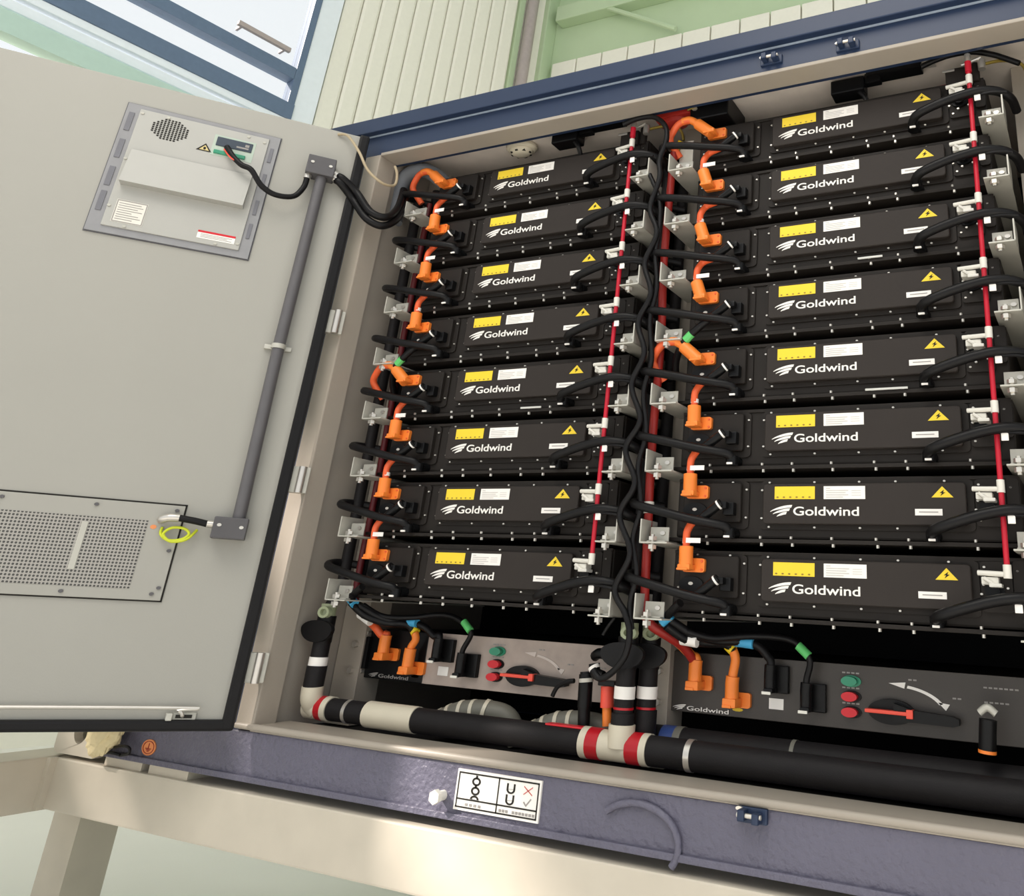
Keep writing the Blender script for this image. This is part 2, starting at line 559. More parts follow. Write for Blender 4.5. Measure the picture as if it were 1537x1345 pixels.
# latch keepers on the beams
for (u, v, nm) in ((1155, 86, 'latch_keeper'), (1270, 64, 'latch_keeper'), (1125, 1226, 'latch_keeper')):
    q = P(u, v, YO - .03)
    b = B()
    b.box(q.x - .05, q.x + .05, YO - .012, YO + .006, q.z - .022, q.z + .022, .004)
    b.box(q.x - .035, q.x - .012, YO - .05, YO - .01, q.z - .012, q.z + .018, .004)
    b.box(q.x + .012, q.x + .035, YO - .05, YO - .01, q.z - .018, q.z + .012, .004)
    kp = b.build(nm, 'bluetop', ct, 'small navy latch keeper with steel pins')
    b = B(); b.cyl((q.x - .04, YO - .036, q.z + .002), (q.x + .04, YO - .036, q.z + .002), .007, 10); b.disc(q.x - .04, q.z + .016, .012, .006, YO - .02, YO - .01, 10)
    b.build('latch_pin', 'bolt', kp, smooth=True)
q = P(955, 1262, YO)
b = B(); b.tube([(q.x + .155 * math.cos(math.radians(a)), YO - .006, q.z + .105 * math.sin(math.radians(a))) for a in range(-30, 150, 12)], .012, 10)
b.build('welded_ring', 'blue', ct, 'raised curved weld ring', smooth=True)
q = P(655, 1196, YO - .035)
b = B(); b.cyl((q.x, YO + .005, q.z), (q.x, YO - .03, q.z), .017, 12); b.cyl((q.x, YO - .03, q.z), (q.x, YO - .05, q.z), .024, 6)
b.build('hex_bolt', 'whitep', ct, 'pale hexagonal bolt head', smooth=True)

# chain warning placard on the bottom beam
x0, x1, z0, z1 = 0.451, 0.816, -2.677, -2.55
pl = thing('warning_placard', 'white placard with chain links, cross and tick marks on the navy beam', 'placard', (0, YO, 0))
b = B(); b.box(x0, x1, -.004, .004, z0, z1); b.build('plate', 'white', pl)
b = B()
def frame_lines(b, rects, y0, y1):
    for r in rects:
        b.box(r[0], r[1], y0, y1, r[2], r[3])
t = .0045
xm = x0 + (x1 - x0) * .505; zr = z0 + (z1 - z0) * .26
e = .008
frame_lines(b, [(x0 + e, x1 - e, z1 - e - t, z1 - e), (x0 + e, x1 - e, z0 + e, z0 + e + t), (x0 + e, x0 + e + t, z0 + e, z1 - e), (x1 - e - t, x1 - e, z0 + e, z1 - e),
                (xm, xm + t, z0 + e, z1 - e), (x0 + e, x1 - e, zr, zr + t)], -.0055, -.003)
b.build('border', 'ink', pl)
b = B()
def ellipse(cx, cz, rx, rz, n=20, a0=0, a1=360):
    return [(cx + rx * math.cos(math.radians(a0 + (a1 - a0) * i / n)), cz + rz * math.sin(math.radians(a0 + (a1 - a0) * i / n))) for i in range(n)]
cx = x0 + .088
for cz in (z1 - .033, z1 - .062):
    b.ring(ellipse(cx, cz, .019, .0135), ellipse(cx, cz, .0115, .0075), -.0055, -.003)
    b.box(cx - .004, cx + .004, -.0055, -.003, cz + .010, cz + .019)
b.ring(ellipse(cx, z1 - .088, .019, .012, 20, 0, 190), ellipse(cx, z1 - .088, .0115, .0065, 20, 0, 190), -.0055, -.003)
b.build('chain_symbol', 'ink', pl)
for cz, op in ((z1 - .036, 1), (z1 - .070, 0)):
    b = B()
    c2 = xm + .055
    b.ring(ellipse(c2, cz - .004, .018, .013, 20, 180, 378), ellipse(c2, cz - .004, .011, .008, 20, 180, 378), -.0055, -.003)
    b.box(c2 - .018, c2 - .011, -.0055, -.003, cz - .004, cz + .014); b.box(c2 + .011, c2 + .018, -.0055, -.003, cz - .004, cz + .014)
    b.build('shackle_symbol', 'ink', pl)
b = B()
c3, z3 = xm + .128, z1 - .036
for sgn in (1, -1):
    b.prism([(c3 - .018, z3 - sgn * .012 - .0015), (c3 - .018, z3 - sgn * .012 + .0015), (c3 + .018, z3 + sgn * .012 + .0015), (c3 + .018, z3 + sgn * .012 - .0015)], -.0055, -.003)
b.build('cross_symbol', 'rink', pl)
b = B(); z3 = z1 - .072
b.prism([(c3 - .016, z3), (c3 - .012, z3 + .003), (c3 - .004, z3 - .006), (c3 + .014, z3 + .014), (c3 + .017, z3 + .012), (c3 - .003, z3 - .012)], -.0055, -.003)
b.build('tick_symbol', 'gink', pl)
b = B()
for i in range(4):
    b.box(x0 + .05 + i * .019, x0 + .062 + i * .019, -.0055, -.003, z0 + .016, z0 + .024)
for i in range(11):
    if i != 3:
        b.box(xm + .014 + i * .014, xm + .024 + i * .014, -.0055, -.003, z0 + .016, z0 + .024)
b.build('print', 'gink', pl, kind='stuff')

# earth sticker
q = P(223, 1122, YO)
es = thing('earth_sticker', 'round orange earthing sticker on the navy beam', 'sticker', (q.x, YO + .004, q.z))
b = B(); b.disc(0, 0, .045, .031, -.004, .002, 28); b.build('disc', 'earth', es)
b = B(); b.ring(ellipse(0, 0, .036, .025, 28), ellipse(0, 0, .033, .0225, 28), -.0055, -.003)
b.box(-.002, .002, -.0055, -.003, -.004, .016); b.box(-.018, .018, -.0055, -.003, -.006, -.003); b.box(-.012, .012, -.0055, -.003, -.011, -.008); b.box(-.006, .006, -.0055, -.003, -.016, -.013)
b.build('earth_symbol', 'darkred', es)

# corner casting, wrapped bundle, support frame
cc = thing('corner_casting', 'pale steel corner casting with an oval hole below the door', 'casting', (0, 0, 0))
def rr(x0, x1, z0, z1, r, n=6):
    pts = []
    for cx, cz, a0 in ((x1 - r, z1 - r, 0), (x0 + r, z1 - r, 90), (x0 + r, z0 + r, 180), (x1 - r, z0 + r, 270)):
        for i in range(n):
            a = math.radians(a0 + 90 * i / (n - 1)); pts.append((cx + r * math.cos(a), cz + r * math.sin(a)))
    return pts
b = B(); b.ring(rr(-1.87, -1.552, -2.73, -2.45, .03), ellipse(-1.705, -2.615, .052, .068, 24, 45, 405), YO - .01, YO + .03)
b.build('front_plate', 'chassis', cc)
b = B(); b.box(-1.87, -1.60, YO + .28, YO + .32, -2.73, -2.45); b.box(-1.88, -1.85, YO + .03, YO + .3, -2.73, -2.45); b.box(-1.87, -1.61, YO + .03, YO + .3, -2.46, -2.44); b.build('casting_shell', 'chassis', cc)
b = B()
bmesh.ops.create_icosphere(b.bm, subdivisions=4, radius=1.0)
for v in b.bm.verts:
    n_ = v.co.copy()
    f = 1 + .22 * noise.noise(n_ * 2.2) + .12 * noise.noise(n_ * 6) + .05 * noise.noise(n_ * 15)
    v.co = Vector((-1.455 + n_.x * .10 * f + .03 * n_.z, YO - .055 + n_.y * .045 * f, -2.595 + n_.z * .11 * f))
tag(b.build('paper_bundle', 'paper'), 'crumpled yellowish paper wrapping tied at the container corner', 'wrapping')
q = P(190, 1125, YO - .03)
b = B(); b.tube([P(172, 1122, YO - .03), P(185, 1120, YO - .05), P(194, 1123, YO - .05), P(193, 1131, YO - .04), P(180, 1134, YO - .03)], .006, 8)
b.tube([P(150, 1132, YO - .03), P(165, 1130, YO - .05), P(180, 1133, YO - .035)], .006, 8)
tag(b.build('tie_rope', 'hose', smooth=True), 'dark rope end sticking out from the paper wrapping', 'rope')
sf = thing('support_frame', 'pale primed steel support frame under the container', 'frame', (0, 0, 0))
b = B(); b.box(-1.83, CR + .5, -.22, -.05, -2.95, -2.745, .008); b.build('long_beam', 'chassis', sf)
b = B(); b.box(-2.05, -1.83, -2.6, .3, -2.96, -2.742, .008); b.build('cross_beam', 'chassis', sf)
b = B(); b.box(-1.85, -1.80, -.25, -.20, -2.95, -2.745); b.build('weld_seam', 'chassis', sf)
for lx in (-1.95, CR + .3):
    b = B(); b.box(lx - .1, lx + .1, .0, .2, FZ, -2.95); b.build('leg', 'chassis', sf)
b = B(); b.box(-2.04, -1.85, -2.5, -2.3, FZ, -2.955); b.build('leg', 'chassis', sf)
for i, (px0, px1) in enumerate(((-1.5, -1.25), (-1.2, -.95))):
    b = B(); b.box(px0, px1, -.20, -.06, -2.748, -2.712); b.build('shim_plate', 'chassis', sf)
b = B(); b.box(CR, CR + .3, -.20, -.06, -2.748, -2.706); b.build('shim_plate', 'chassis', sf)

# ------------------------------------------------------------------ door and what is mounted on it
HX, HY = -.662, -.27
DANG = math.atan2(.758, .652)
DL = (HX, HY, -1.96681 * (1 - DSC))
dz0, dz1 = -2.54, .33
dr = thing('cabinet_door', 'open pale grey cabinet door with black rubber gasket', 'door', DL, rotz=DANG)
b = B(); b.box(-2.15, -.012, 0, .045, dz0, dz1, .004); b.build('door_leaf', 'door', dr)
b = B(); b.box(-.05, 0, -.03, .03, dz0, dz1 + .0, .012); b.box(-2.15, -.03, -.03, .03, dz0, dz0 + .042, .012)
b.build('gasket', 'rubber', dr, 'black rubber gasket along the hinge and bottom edges')
for zc_ in (-.72, -1.50, -2.30):
    b = B(); b.box(-.005, .075, .0, .04, zc_ - .06, zc_ + .06, .006)
    hg = b.build('hinge', 'galv', dr, 'steel hinge')
    b = B(); b.cyl((.04, -.005, zc_ - .06), (.04, -.005, zc_ + .06), .018, 14); b.build('hinge_pin', 'steel', hg, smooth=True)
b = B(); b.tube([(-2.1, -.03, -2.452), (-.30, -.03, -2.452), (-.22, -.03, -2.462), (-.20, -.025, -2.482), (-.20, -.01, -2.487)], .007, 8)
b.build('stay_rod', 'steel', dr, 'thin steel stay rod along the bottom', smooth=True)
b = B(); b.box(-.262, -.15, -.012, 0, -2.50, -2.472, .004); b.box(-.258, -.235, -.035, -.01, -2.50, -2.472, .004); b.build('rod_bracket', 'galv', dr, 'small bracket holding the stay rod')
b = B(); b.box(-.225, -.165, -.016, -.01, -2.492, -2.480); b.build('bracket_slot', 'ink', dr)

ac = thing('air_conditioner', 'flush pale grey cooling unit in the upper part of the door', 'air conditioner', DL, rotz=DANG)
b = B(); b.ring([(-1.10, -.484), (-.418, -.484), (-.418, .20), (-1.10, .20)], [(-1.043, -.45), (-.466, -.45), (-.466, .177), (-1.043, .177)], -.012, -.001)
b.build('mounting_frame', 'acframe', ac)
b = B()
for zz in (.10, -.05, -.20, -.33):
    b.box(-1.085, -1.062, -.016, -.012, zz - .05, zz + .05); b.box(-.452, -.436, -.016, -.012, zz - .05, zz + .03)
b.build('frame_slots', mat('slot_grey', S(112, 112, 118), .5), ac, kind='stuff')
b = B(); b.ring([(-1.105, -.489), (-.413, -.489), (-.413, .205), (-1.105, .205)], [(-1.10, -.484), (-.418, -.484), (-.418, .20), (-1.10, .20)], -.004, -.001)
b.build('dark_edge_line', mat('recess_shade_grey', S(92, 92, 96), .6), ac)  # grey ring paints the recess shadow around the frame
b = B(); b.box(-1.043, -.466, -.02, -.001, -.45, .177, .003); b.build('front_panel', 'acpanel', ac)
b = B()   # wedge shaped drip hood
hood = [(-1.02, -.05), (-.495, -.05), (-.495, -.235), (-1.02, -.235)]
va = [b.bm.verts.new((x, -.02, z)) for x, z in hood]
vb = [b.bm.verts.new((-1.02, -.035, -.05)), b.bm.verts.new((-.495, -.035, -.05)), b.bm.verts.new((-.495, -.075, -.235)), b.bm.verts.new((-1.02, -.075, -.235))]
b.bm.faces.new(vb); b.bm.faces.new(list(reversed(va)))
for i in range(4):
    j = (i + 1) % 4
    b.bm.faces.new((va[i], va[j], vb[j], vb[i]))
b.build('air_hood', 'acpanel', ac)
b = B()
for i in range(-5, 6):
    for j in range(-5, 6):
        if (i / 5.4) ** 2 + (j / 5.4) ** 2 <= 1:
            b.disc(-.898 + i * .0145, .098 + j * .0105, .0058, .0044, -.0215, -.0195, 6)
b.build('fan_grille_holes', 'ink', ac, kind='stuff')
b = B(); b.prism([(-.768, .03), (-.70, .03), (-.733, .072)], -.0215, -.0195)
wt = b.build('warning_triangle', mat('faded_yellow_sticker', S(206, 188, 130), .5), ac)
b = B(); b.ring([(-.768, .03), (-.70, .03), (-.733, .072)], [(-.757, .034), (-.711, .034), (-.733, .064)], -.0225, -.02); b.disc(-.733, .045, .006, .008, -.0225, -.02, 8); b.build('warning_print', 'ink', wt)
b = B(); b.box(-.705, -.518, -.0215, -.0195, .02, .135); b.build('display_backing', mat('pale_green_film', S(176, 190, 176), .5), ac)
b = B(); b.box(-.692, -.53, -.026, -.018, .075, .125, .003); ds = b.build('display', mat('display_slate', S(56, 66, 78), .3), ac, 'dark display window with a small readout')
b = B(); b.box(-.60, -.545, -.0275, -.025, .085, .094); b.box(-.563, -.545, -.0275, -.025, .098, .112); b.build('readout', 'gink', ds)
b = B(); b.box(-.692, -.55, -.03, -.018, .03, .05, .003); b.build('terminal_block', 'green', ac, 'green terminal block under the display')
b = B(); b.box(-1.01, -.883, -.0215, -.0195, -.425, -.31); lb = b.build('rating_label', 'whitep', ac)
b = B(); b.ring([(-1.008, -.423), (-.885, -.423), (-.885, -.312), (-1.008, -.312)], [(-1.004, -.419), (-.889, -.419), (-.889, -.316), (-1.004, -.316)], -.0225, -.02)
for i in range(8):
    b.box(-.998, -.998 + [.09, .10, .08, .10, .06, .09, .10, .07][i], -.0225, -.02, -.329 - i * .0115, -.326 - i * .0115)
b.build('print', 'gink', lb, kind='stuff')
b = B(); b.box(-.655, -.492, -.0215, -.0195, -.425, -.385); lb = b.build('caution_label', 'white', ac)
b = B(); b.box(-.655, -.492, -.0225, -.02, -.395, -.385); b.build('caution_strip', 'red', lb)
b = B()
for i in range(3):
    b.box(-.64, -.505 - .02 * (i % 2), -.0225, -.02, -.404 - i * .007, -.402 - i * .007)
b.build('print', 'gink', lb, kind='stuff')
b = B()
for x, z in ((-1.03, .155), (-.92, .162), (-.56, .162), (-.485, .15), (-1.035, -.1), (-1.035, -.35), (-.478, -.42), (-.95, -.44), (-.57, -.44)):
    b.disc(x, z, .008, .006, -.025, -.019, 8)
b.build('screws', 'galv', ac, kind='stuff')

vp = thing('ventilation_grille', 'perforated ventilation panel low on the door', 'grille', DL, rotz=DANG)
b = B(); b.box(-1.45, -.392, -.012, -.001, -2.05, -1.662, .002); b.build('panel_sheet', 'door', vp)
b = B(); b.box(-1.40, -.515, -.0135, -.011, -2.008, -1.733); ms = b.build('perforated_mesh', 'mesh', vp)
b = B(); b.box(-.752, -.728, -.0165, -.013, -1.945, -1.755, .002); b.build('mesh_strip', 'galv', ms)
b = B()
b.box(-1.46, -.386, -.004, -.001, -1.663, -1.655); b.box(-.394, -.386, -.004, -.001, -2.052, -1.655); b.box(-1.46, -.386, -.004, -.001, -2.056, -2.049)
b.build('dark_edge_line', 'ink', vp)
b = B()
for x, z in ((-.72, -1.683), (-.42, -1.683), (-.41, -1.85), (-.41, -2.0), (-.43, -2.025), (-.75, -2.03), (-1.05, -1.683), (-1.05, -2.03)):
    b.disc(x, z, .009, .007, -.018, -.011, 8)
b.build('screws', 'conduit', vp, kind='stuff')
b = B(); b.disc(-.492, -1.757, .012, .009, -.0135, -.0115, 12); b.build('earth_mark', 'earth', vp)

cn = thing('conduit', 'dark grey conduit running down the door between two boxes', 'conduit', DL, rotz=DANG)
b = B(); b.tube([(-.185, -.045, .03), (-.186, -.045, -.9), (-.172, -.045, -1.71)], .027, 14, smooth=False); b.build('conduit_tube', 'conduit', cn, smooth=True)
b = B(); b.cyl((-.187, -.045, -.89), (-.187, -.045, -.912), .032, 14); b.box(-.25, -.13, -.02, 0, -.912, -.89, .003); b.build('clamp', 'galv', cn, smooth=True)
for nm, z0_, z1_, lab in (('upper', .015, .118, 'dark grey junction box at the upper end of the conduit'), ('lower', -1.787, -1.697, 'dark grey junction box at the lower end of the conduit')):
    jb = thing('junction_box', lab, 'junction box', DL, 'door junction boxes', DANG)
    b = B(); b.box(-.265, -.13, -.09, 0, z0_, z1_, .005); b.build('box', 'jbox', jb)
    b = B(); b.disc(-.24, (z0_ + z1_) / 2 + .01, .009, .007, -.094, -.089, 10); b.disc(-.152, (z0_ + z1_) / 2 + .005, .009, .007, -.094, -.089, 10); b.build('cover_screws', 'bolt', jb, kind='stuff')
    b = B()
    if nm == 'upper':
        b.cyl((-.25, -.05, z0_), (-.25, -.05, z0_ - .022), .018, 12); b.cyl((-.13, -.05, .055), (-.108, -.05, .045), .018, 12); b.cyl((-.13, -.05, .035), (-.112, -.05, .02), .018, 12)
    else:
        b.cyl((-.265, -.05, -1.73), (-.29, -.05, -1.73), .015, 12)
    b.build('cable_gland', 'steel', jb, smooth=True)

c1 = thing('control_cable', 'black cable from the cooling unit display to the upper junction box', 'cable', DL, rotz=DANG)
b = B(); b.tube([(-.64, -.03, .075), (-.60, -.06, .02), (-.55, -.08, -.025), (-.50, -.09, -.045), (-.44, -.09, -.115), (-.37, -.08, -.145), (-.29, -.06, -.125), (-.255, -.05, -.06), (-.25, -.05, .0)], .014, 10)
b.build('cable_sheath', 'hose', c1, smooth=True)
b = B(); b.tube([(-.648, -.03, .06), (-.61, -.065, .01), (-.56, -.085, -.02)], .004, 8); b.build('red_core', 'coral', c1, smooth=True)
b = B(); b.tube([(-.625, -.03, .05), (-.595, -.065, .005), (-.56, -.085, -.025)], .004, 8); b.build('white_core', 'whitep', c1, smooth=True)
c2_ = thing('vent_cable', 'short black cable from lower junction box to the vent panel', 'cable', DL, rotz=DANG)
b = B(); b.tube([(-.29, -.05, -1.73), (-.34, -.055, -1.722), (-.40, -.055, -1.715)], .014, 10); b.build('cable_sheath', 'hose', c2_, smooth=True)
b = B(); b.tube([(-.40, -.055, -1.715), (-.435, -.055, -1.716), (-.465, -.04, -1.724), (-.468, -.012, -1.726)], .017, 12); b.build('elbow_fitting', 'steel', c2_, smooth=True)
b = B(); b.tube([(-.458, -.015, -1.757), (-.455, -.03, -1.785), (-.42, -.04, -1.808), (-.37, -.04, -1.80), (-.35, -.035, -1.775), (-.375, -.035, -1.755), (-.42, -.04, -1.757), (-.445, -.04, -1.785), (-.41, -.045, -1.812), (-.355, -.04, -1.80), (-.325, -.015, -1.757)], .006, 8)
ew = tag(b.build('earth_wire', 'lime', smooth=True), 'looped yellow-green earth wire bonding the vent panel to the door', 'wire')
ew.location = DL; ew.scale = (DSC, DSC, DSC); ew.rotation_euler = (0, 0, DANG)

# cables that cross from the door into the cabinet
def polycable(name, label, cat, pts, r, material, seg=10, group=None):
    b = B(); b.tube(pts, r, seg)
    return tag(b.build(name, material, smooth=True), label, cat, group)
dth = Matrix.Translation(Vector(DL)) @ Matrix.Rotation(DANG, 4, 'Z') @ Matrix.Scale(DSC, 4)
def DP(x, y, z):
    return dth @ Vector((x, y, z))
polycable('door_loop_cable', 'upper thick black cable looping from the door box into the cabinet', 'cable',
          [DP(-.108, -.05, .045), DP(-.08, -.06, .03), P(536, 290, -.30), P(556, 318, -.28), P(580, 326, -.22), P(597, 312, -.12), P(606, 285, -.05)], .019, 'hose')
polycable('door_loop_cable', 'lower thick black cable looping from the door box into the cabinet', 'cable',
          [DP(-.112, -.05, .02), DP(-.085, -.06, .0), P(530, 300, -.30), P(550, 328, -.28), P(575, 339, -.22), P(598, 326, -.12), P(610, 295, -.03)], .019, 'hose')
polycable('bonding_strap', 'thin tan wire from the door top to the cabinet post', 'wire',
          [DP(-.16, -.01, .305), DP(-.11, -.03, .30), P(539, 228, -.36), P(552, 255, -.33), P(574, 275, -.27), P(592, 278, -.19), P(596, 262, -.185), P(593, 250, -.185)], .007, 'tan', 8)

# ------------------------------------------------------------------ battery modules
def make_module():
    r = thing('battery_module', '', 'battery', (0, 0, 0), 'black battery modules on the rack shelves')
    b = B(); b.box(-.404, .89, .03, 1.0, -.09, .13, .008); b.build('casing', 'body', r)
    b = B(); b.box(-.425, .875, .0, .95, -.108, -.094, .002); b.box(-.40, .885, .022, .035, .118, .1315, .003); b.build('tray_flange', 'body', r)
    b = B(); b.rrect(-.052, .737, -.058, .120, .022, .032, .022, .014); b.build('cover_flange', 'body', r)
    b = B(); b.rrect(-.031, .714, -.040, .106, -.004, .03, .016, .011, draft=.003); cv = b.build('cover', 'cover', r, 'charcoal front cover')
    b = B(); b.rrect(-.390, -.098, -.058, .119, .022, .032, .022, .014); b.build('terminal_flange', 'body', r)
    b = B(); b.rrect(-.365, -.124, -.036, .112, .0, .03, .012, .009, draft=.003); tp = b.build('terminal_panel', 'body', r, 'black terminal panel')
    b = B(); b.rrect(.742, .842, -.04, .118, .018, .032, .012); b.build('service_panel', 'body', r)
    b = B(); b.rrect(.846, .886, -.01, .122, .016, .032, .01); b.build('end_plate', 'body', r)
    # labels
    b = B(); b.box(.016, .173, -.0055, -.003, .049, .095); yl = b.build('yellow_label', 'yellow', r)
    b = B()
    for i in range(6):
        b.disc(.028 + i * .025, .056, .005, .003, -.0065, -.005, 6)
    b.build('print', 'brass', yl, kind='stuff')
    b = B(); b.box(.207, .362, -.0055, -.003, .049, .095); wlb = b.build('white_label', 'white', r)
    b = B()
    for i, (a, c_) in enumerate(((.216, .232), (.216, .30), (.216, .29), (.216, .30), (.216, .28))):
        b.box(a, c_, -.0065, -.005, .086 - i * .0078, .0885 - i * .0078)
    b.box(.312, .346, -.0065, -.005, .062, .0635); b.box(.312, .346, -.0065, -.005, .070, .0715); b.box(.312, .346, -.0065, -.005, .078, .0795)
    b.build('print', mat('faint_ink', S(196, 192, 188), .6), wlb, kind='stuff')
    b = B(); b.box(.538, .632, -.0055, -.003, -.007, .015); sl = b.build('small_label', 'white', r)
    b = B(); b.box(.552, .618, -.0065, -.005, .003, .006); b.build('print', 'gink', sl, kind='stuff')
    b = B(); b.prism([(.597, .054), (.672, .054), (.635, .092)], -.0055, -.003); tr = b.build('warning_triangle', 'yellow', r)
    b = B(); b.prism([(.641, .080), (.626, .069), (.634, .069), (.628, .059), (.645, .071), (.637, .071)], -.0068, -.005); b.build('lightning_mark', 'ink', tr)
    b = B(); emblem(b, 0.0, .086, -.016, .028, -.0055, -.003); b.build('wing_emblem', 'logo', r)
    link('lettering', text_mesh('Goldwind', .090, .338, -.010, .022, -.004, .012), 'logo', r)
    # bolts
    b = B()
    for x in (-.013, .165, .335, .468, .640):
        b.disc(x, .1135, .005, .0036, .016, .023, 6)
    for x in (-.013, .165, .335, .470, .640):
        b.disc(x, -.0495, .005, .0036, .016, .023, 6)
    for x, z in ((-.043, .085), (-.043, -.018), (-.375, .088), (-.107, .088), (-.375, -.004), (-.107, -.016), (-.165, .1155), (-.30, .1155), (-.20, -.047), (.755, .10), (.86, .09), (.755, -.02)):
        b.disc(x, z, .005, .0036, .016, .023, 6)
    b.build('cover_screws', 'bolt', r, kind='stuff')
    b = B()
    for x in (-.262, -.042, .079, .233, .395, .51, .735):
        b.cyl((x, .006, -.093), (x, .006, -.084), .0055, 6)
        b.cyl((x + .006, .006, -.119), (x + .006, .006, -.108), .006, 6)
    b.build('tray_bolts', 'bolt', r, kind='stuff')
    # rotary knob beside plug
    b = B(); b.disc(-.310, .008, .050, .027, -.012, .004, 24); kn = b.build('round_cap', 'plastic', r, 'black round cap with a pale dot')
    b = B(); b.disc(-.310, .010, .010, .006, -.0135, -.011, 8); b.build('cap_dot', 'whitep', kn)
    b = B(); b.box(-.185, -.140, -.03, .004, -.012, .035, .004); b.build('plug_socket', 'plastic', r)
    # service port and coolant ports
    b = B(); b.disc(.785, .025, .032, .022, .006, .024, 16); b.disc(.785, .025, .020, .014, -.012, .01, 16); sp = b.build('service_port', 'plastic', r)
    b = B()
    for a in range(0, 360, 60):
        b.disc(.785 + .045 * math.cos(math.radians(a + 20)), .025 + .030 * math.sin(math.radians(a + 20)), .005, .0036, .008, .02, 6)
    b.box(.752, .775, -.004, .012, .044, .052)
    b.build('port_screws', 'bolt', sp, kind='stuff')
    for x in (-.155, .600):
        b = B(); b.cyl((x, .03, -.075), (x, -.012, -.075), .022, 14); b.cyl((x, -.03, -.075), (x, -.012, -.075), .018, 14); b.build('coolant_port', 'plastic', r, smooth=True)
    return r

mod0 = make_module()
first = True
for k in (0, 1):
    for i in range(8):
        o = mod0 if first else copy_tree(mod0)
        first = False
        o.location = (k * D, 0, -i * PITCH)
        o['label'] = 'black battery module with yellow label, ' + rowphrase(i, k)
b = B(); b.box(.25, .40, -.002, .0, .0, .006)
# white film strips peeling under three modules
for (k, i, xa_, xb_) in ((1, 4, .37, .53), (0, 4, .36, .47), (1, 2, .35, .45)):
    b2 = B(); b2.box(k * D + xa_, k * D + xb_, -.008, -.002, -i * PITCH - .094, -i * PITCH - .086, .001)
    tag(b2.build('film_strip', 'cover_strip'), 'thin white film strip under the front edge, ' + rowphrase(i, k), 'strip', 'film strips')
b.bm.free()

# ------------------------------------------------------------------ shelf brackets
def make_bracket(sgn):
    r = thing('shelf_bracket', '', 'bracket', (0, 0, 0), 'pale grey shelf brackets')
    b = B()
    if sgn < 0:
        b.box(-.505, -.499, -.085, .05, -.124, -.034, .001); b.box(-.505, -.385, -.085, .9, -.124, -.118, .001)
    else:
        b.box(.952, .958, -.085, .05, -.124, -.034, .001); b.box(.862, .958, -.085, .9, -.124, -.118, .001)
    b.build('angle_rail', 'galv', r)
    xa_, xb_ = (-.485, -.405) if sgn < 0 else (.872, .945)
    b = B(); b.box(xa_, xb_, -.032, -.026, -.117, -.060, .001); b.box(xa_, xb_, -.06, -.026, -.117, -.112, .001); b.build('clamp_plate', 'galv', r)
    b = B(); xm_ = xa_ + .028
    b.cyl((xm_, -.065, -.152), (xm_, -.065, -.090), .008, 8); b.cyl((xm_, -.065, -.144), (xm_, -.065, -.128), .017, 6); b.cyl((xm_, -.065, -.112), (xm_, -.065, -.098), .017, 6)
    b.build('clamp_bolt', 'bolt', r)
    b = B(); b.disc(xa_ + .055, -.082, .011, .008, -.038, -.032, 10); b.build('plate_screw', 'steel', r)
    return r
for sgn in (-1, 1):
    br0 = make_bracket(sgn)
    first = True
    for k in (0, 1):
        for i in range(8):
            o = br0 if first else copy_tree(br0)
            first = False
            o.location = (k * D, 0, -i * PITCH)
            side = 'terminal end' if sgn < 0 else 'service end'
            o['label'] = 'pale grey bracket at the ' + side + ', ' + rowphrase(i, k)

# ------------------------------------------------------------------ coolant hoses (short branch hoses)
def make_hose(kind):
    r = thing('coolant_hose', '', 'hose', (0, 0, 0), 'short black coolant hoses')
    b = B()
    if kind == 0:
        b.tube([(-.50, .10, .03), (-.565, .05, .038), (-.575, -.02, .034), (-.53, -.075, .018), (-.42, -.085, -.006), (-.31, -.08, -.030), (-.22, -.07, -.046), (-.165, -.05, -.056), (-.155, -.034, -.07)], .0175, 10)
        x = -.155
    else:
        b.tube([(.600, -.034, -.076), (.604, -.06, -.066), (.635, -.085, -.054), (.71, -.09, -.030), (.79, -.085, -.008), (.87, -.08, .004), (.94, -.06, -.002), (.985, -.02, -.02), (1.0, .05, -.04)], .0185, 10)
        x = .600
    b.build('hose_body', 'hose', r, smooth=True)
    b = B(); b.cyl((x, -.028, -.096), (x, -.028, -.062), .024, 12); b.build('elbow_end', 'plastic', r, smooth=True)
    b = B(); b.box(x - .012, x + .012, -.055, -.045, -.096, -.088, .002); b.build('clip', 'white', r)
    return r
for kind in (0, 1):
    h0 = make_hose(kind)
    first = True
    for k in (0, 1):
        for i in range(8):
            o = h0 if first else copy_tree(h0)
            first = False
            o.location = (k * D, 0, -i * PITCH)
            o['label'] = ('black inlet hose over the terminal panel, ' if kind == 0 else 'black outlet hose by the service port, ') + rowphrase(i, k)

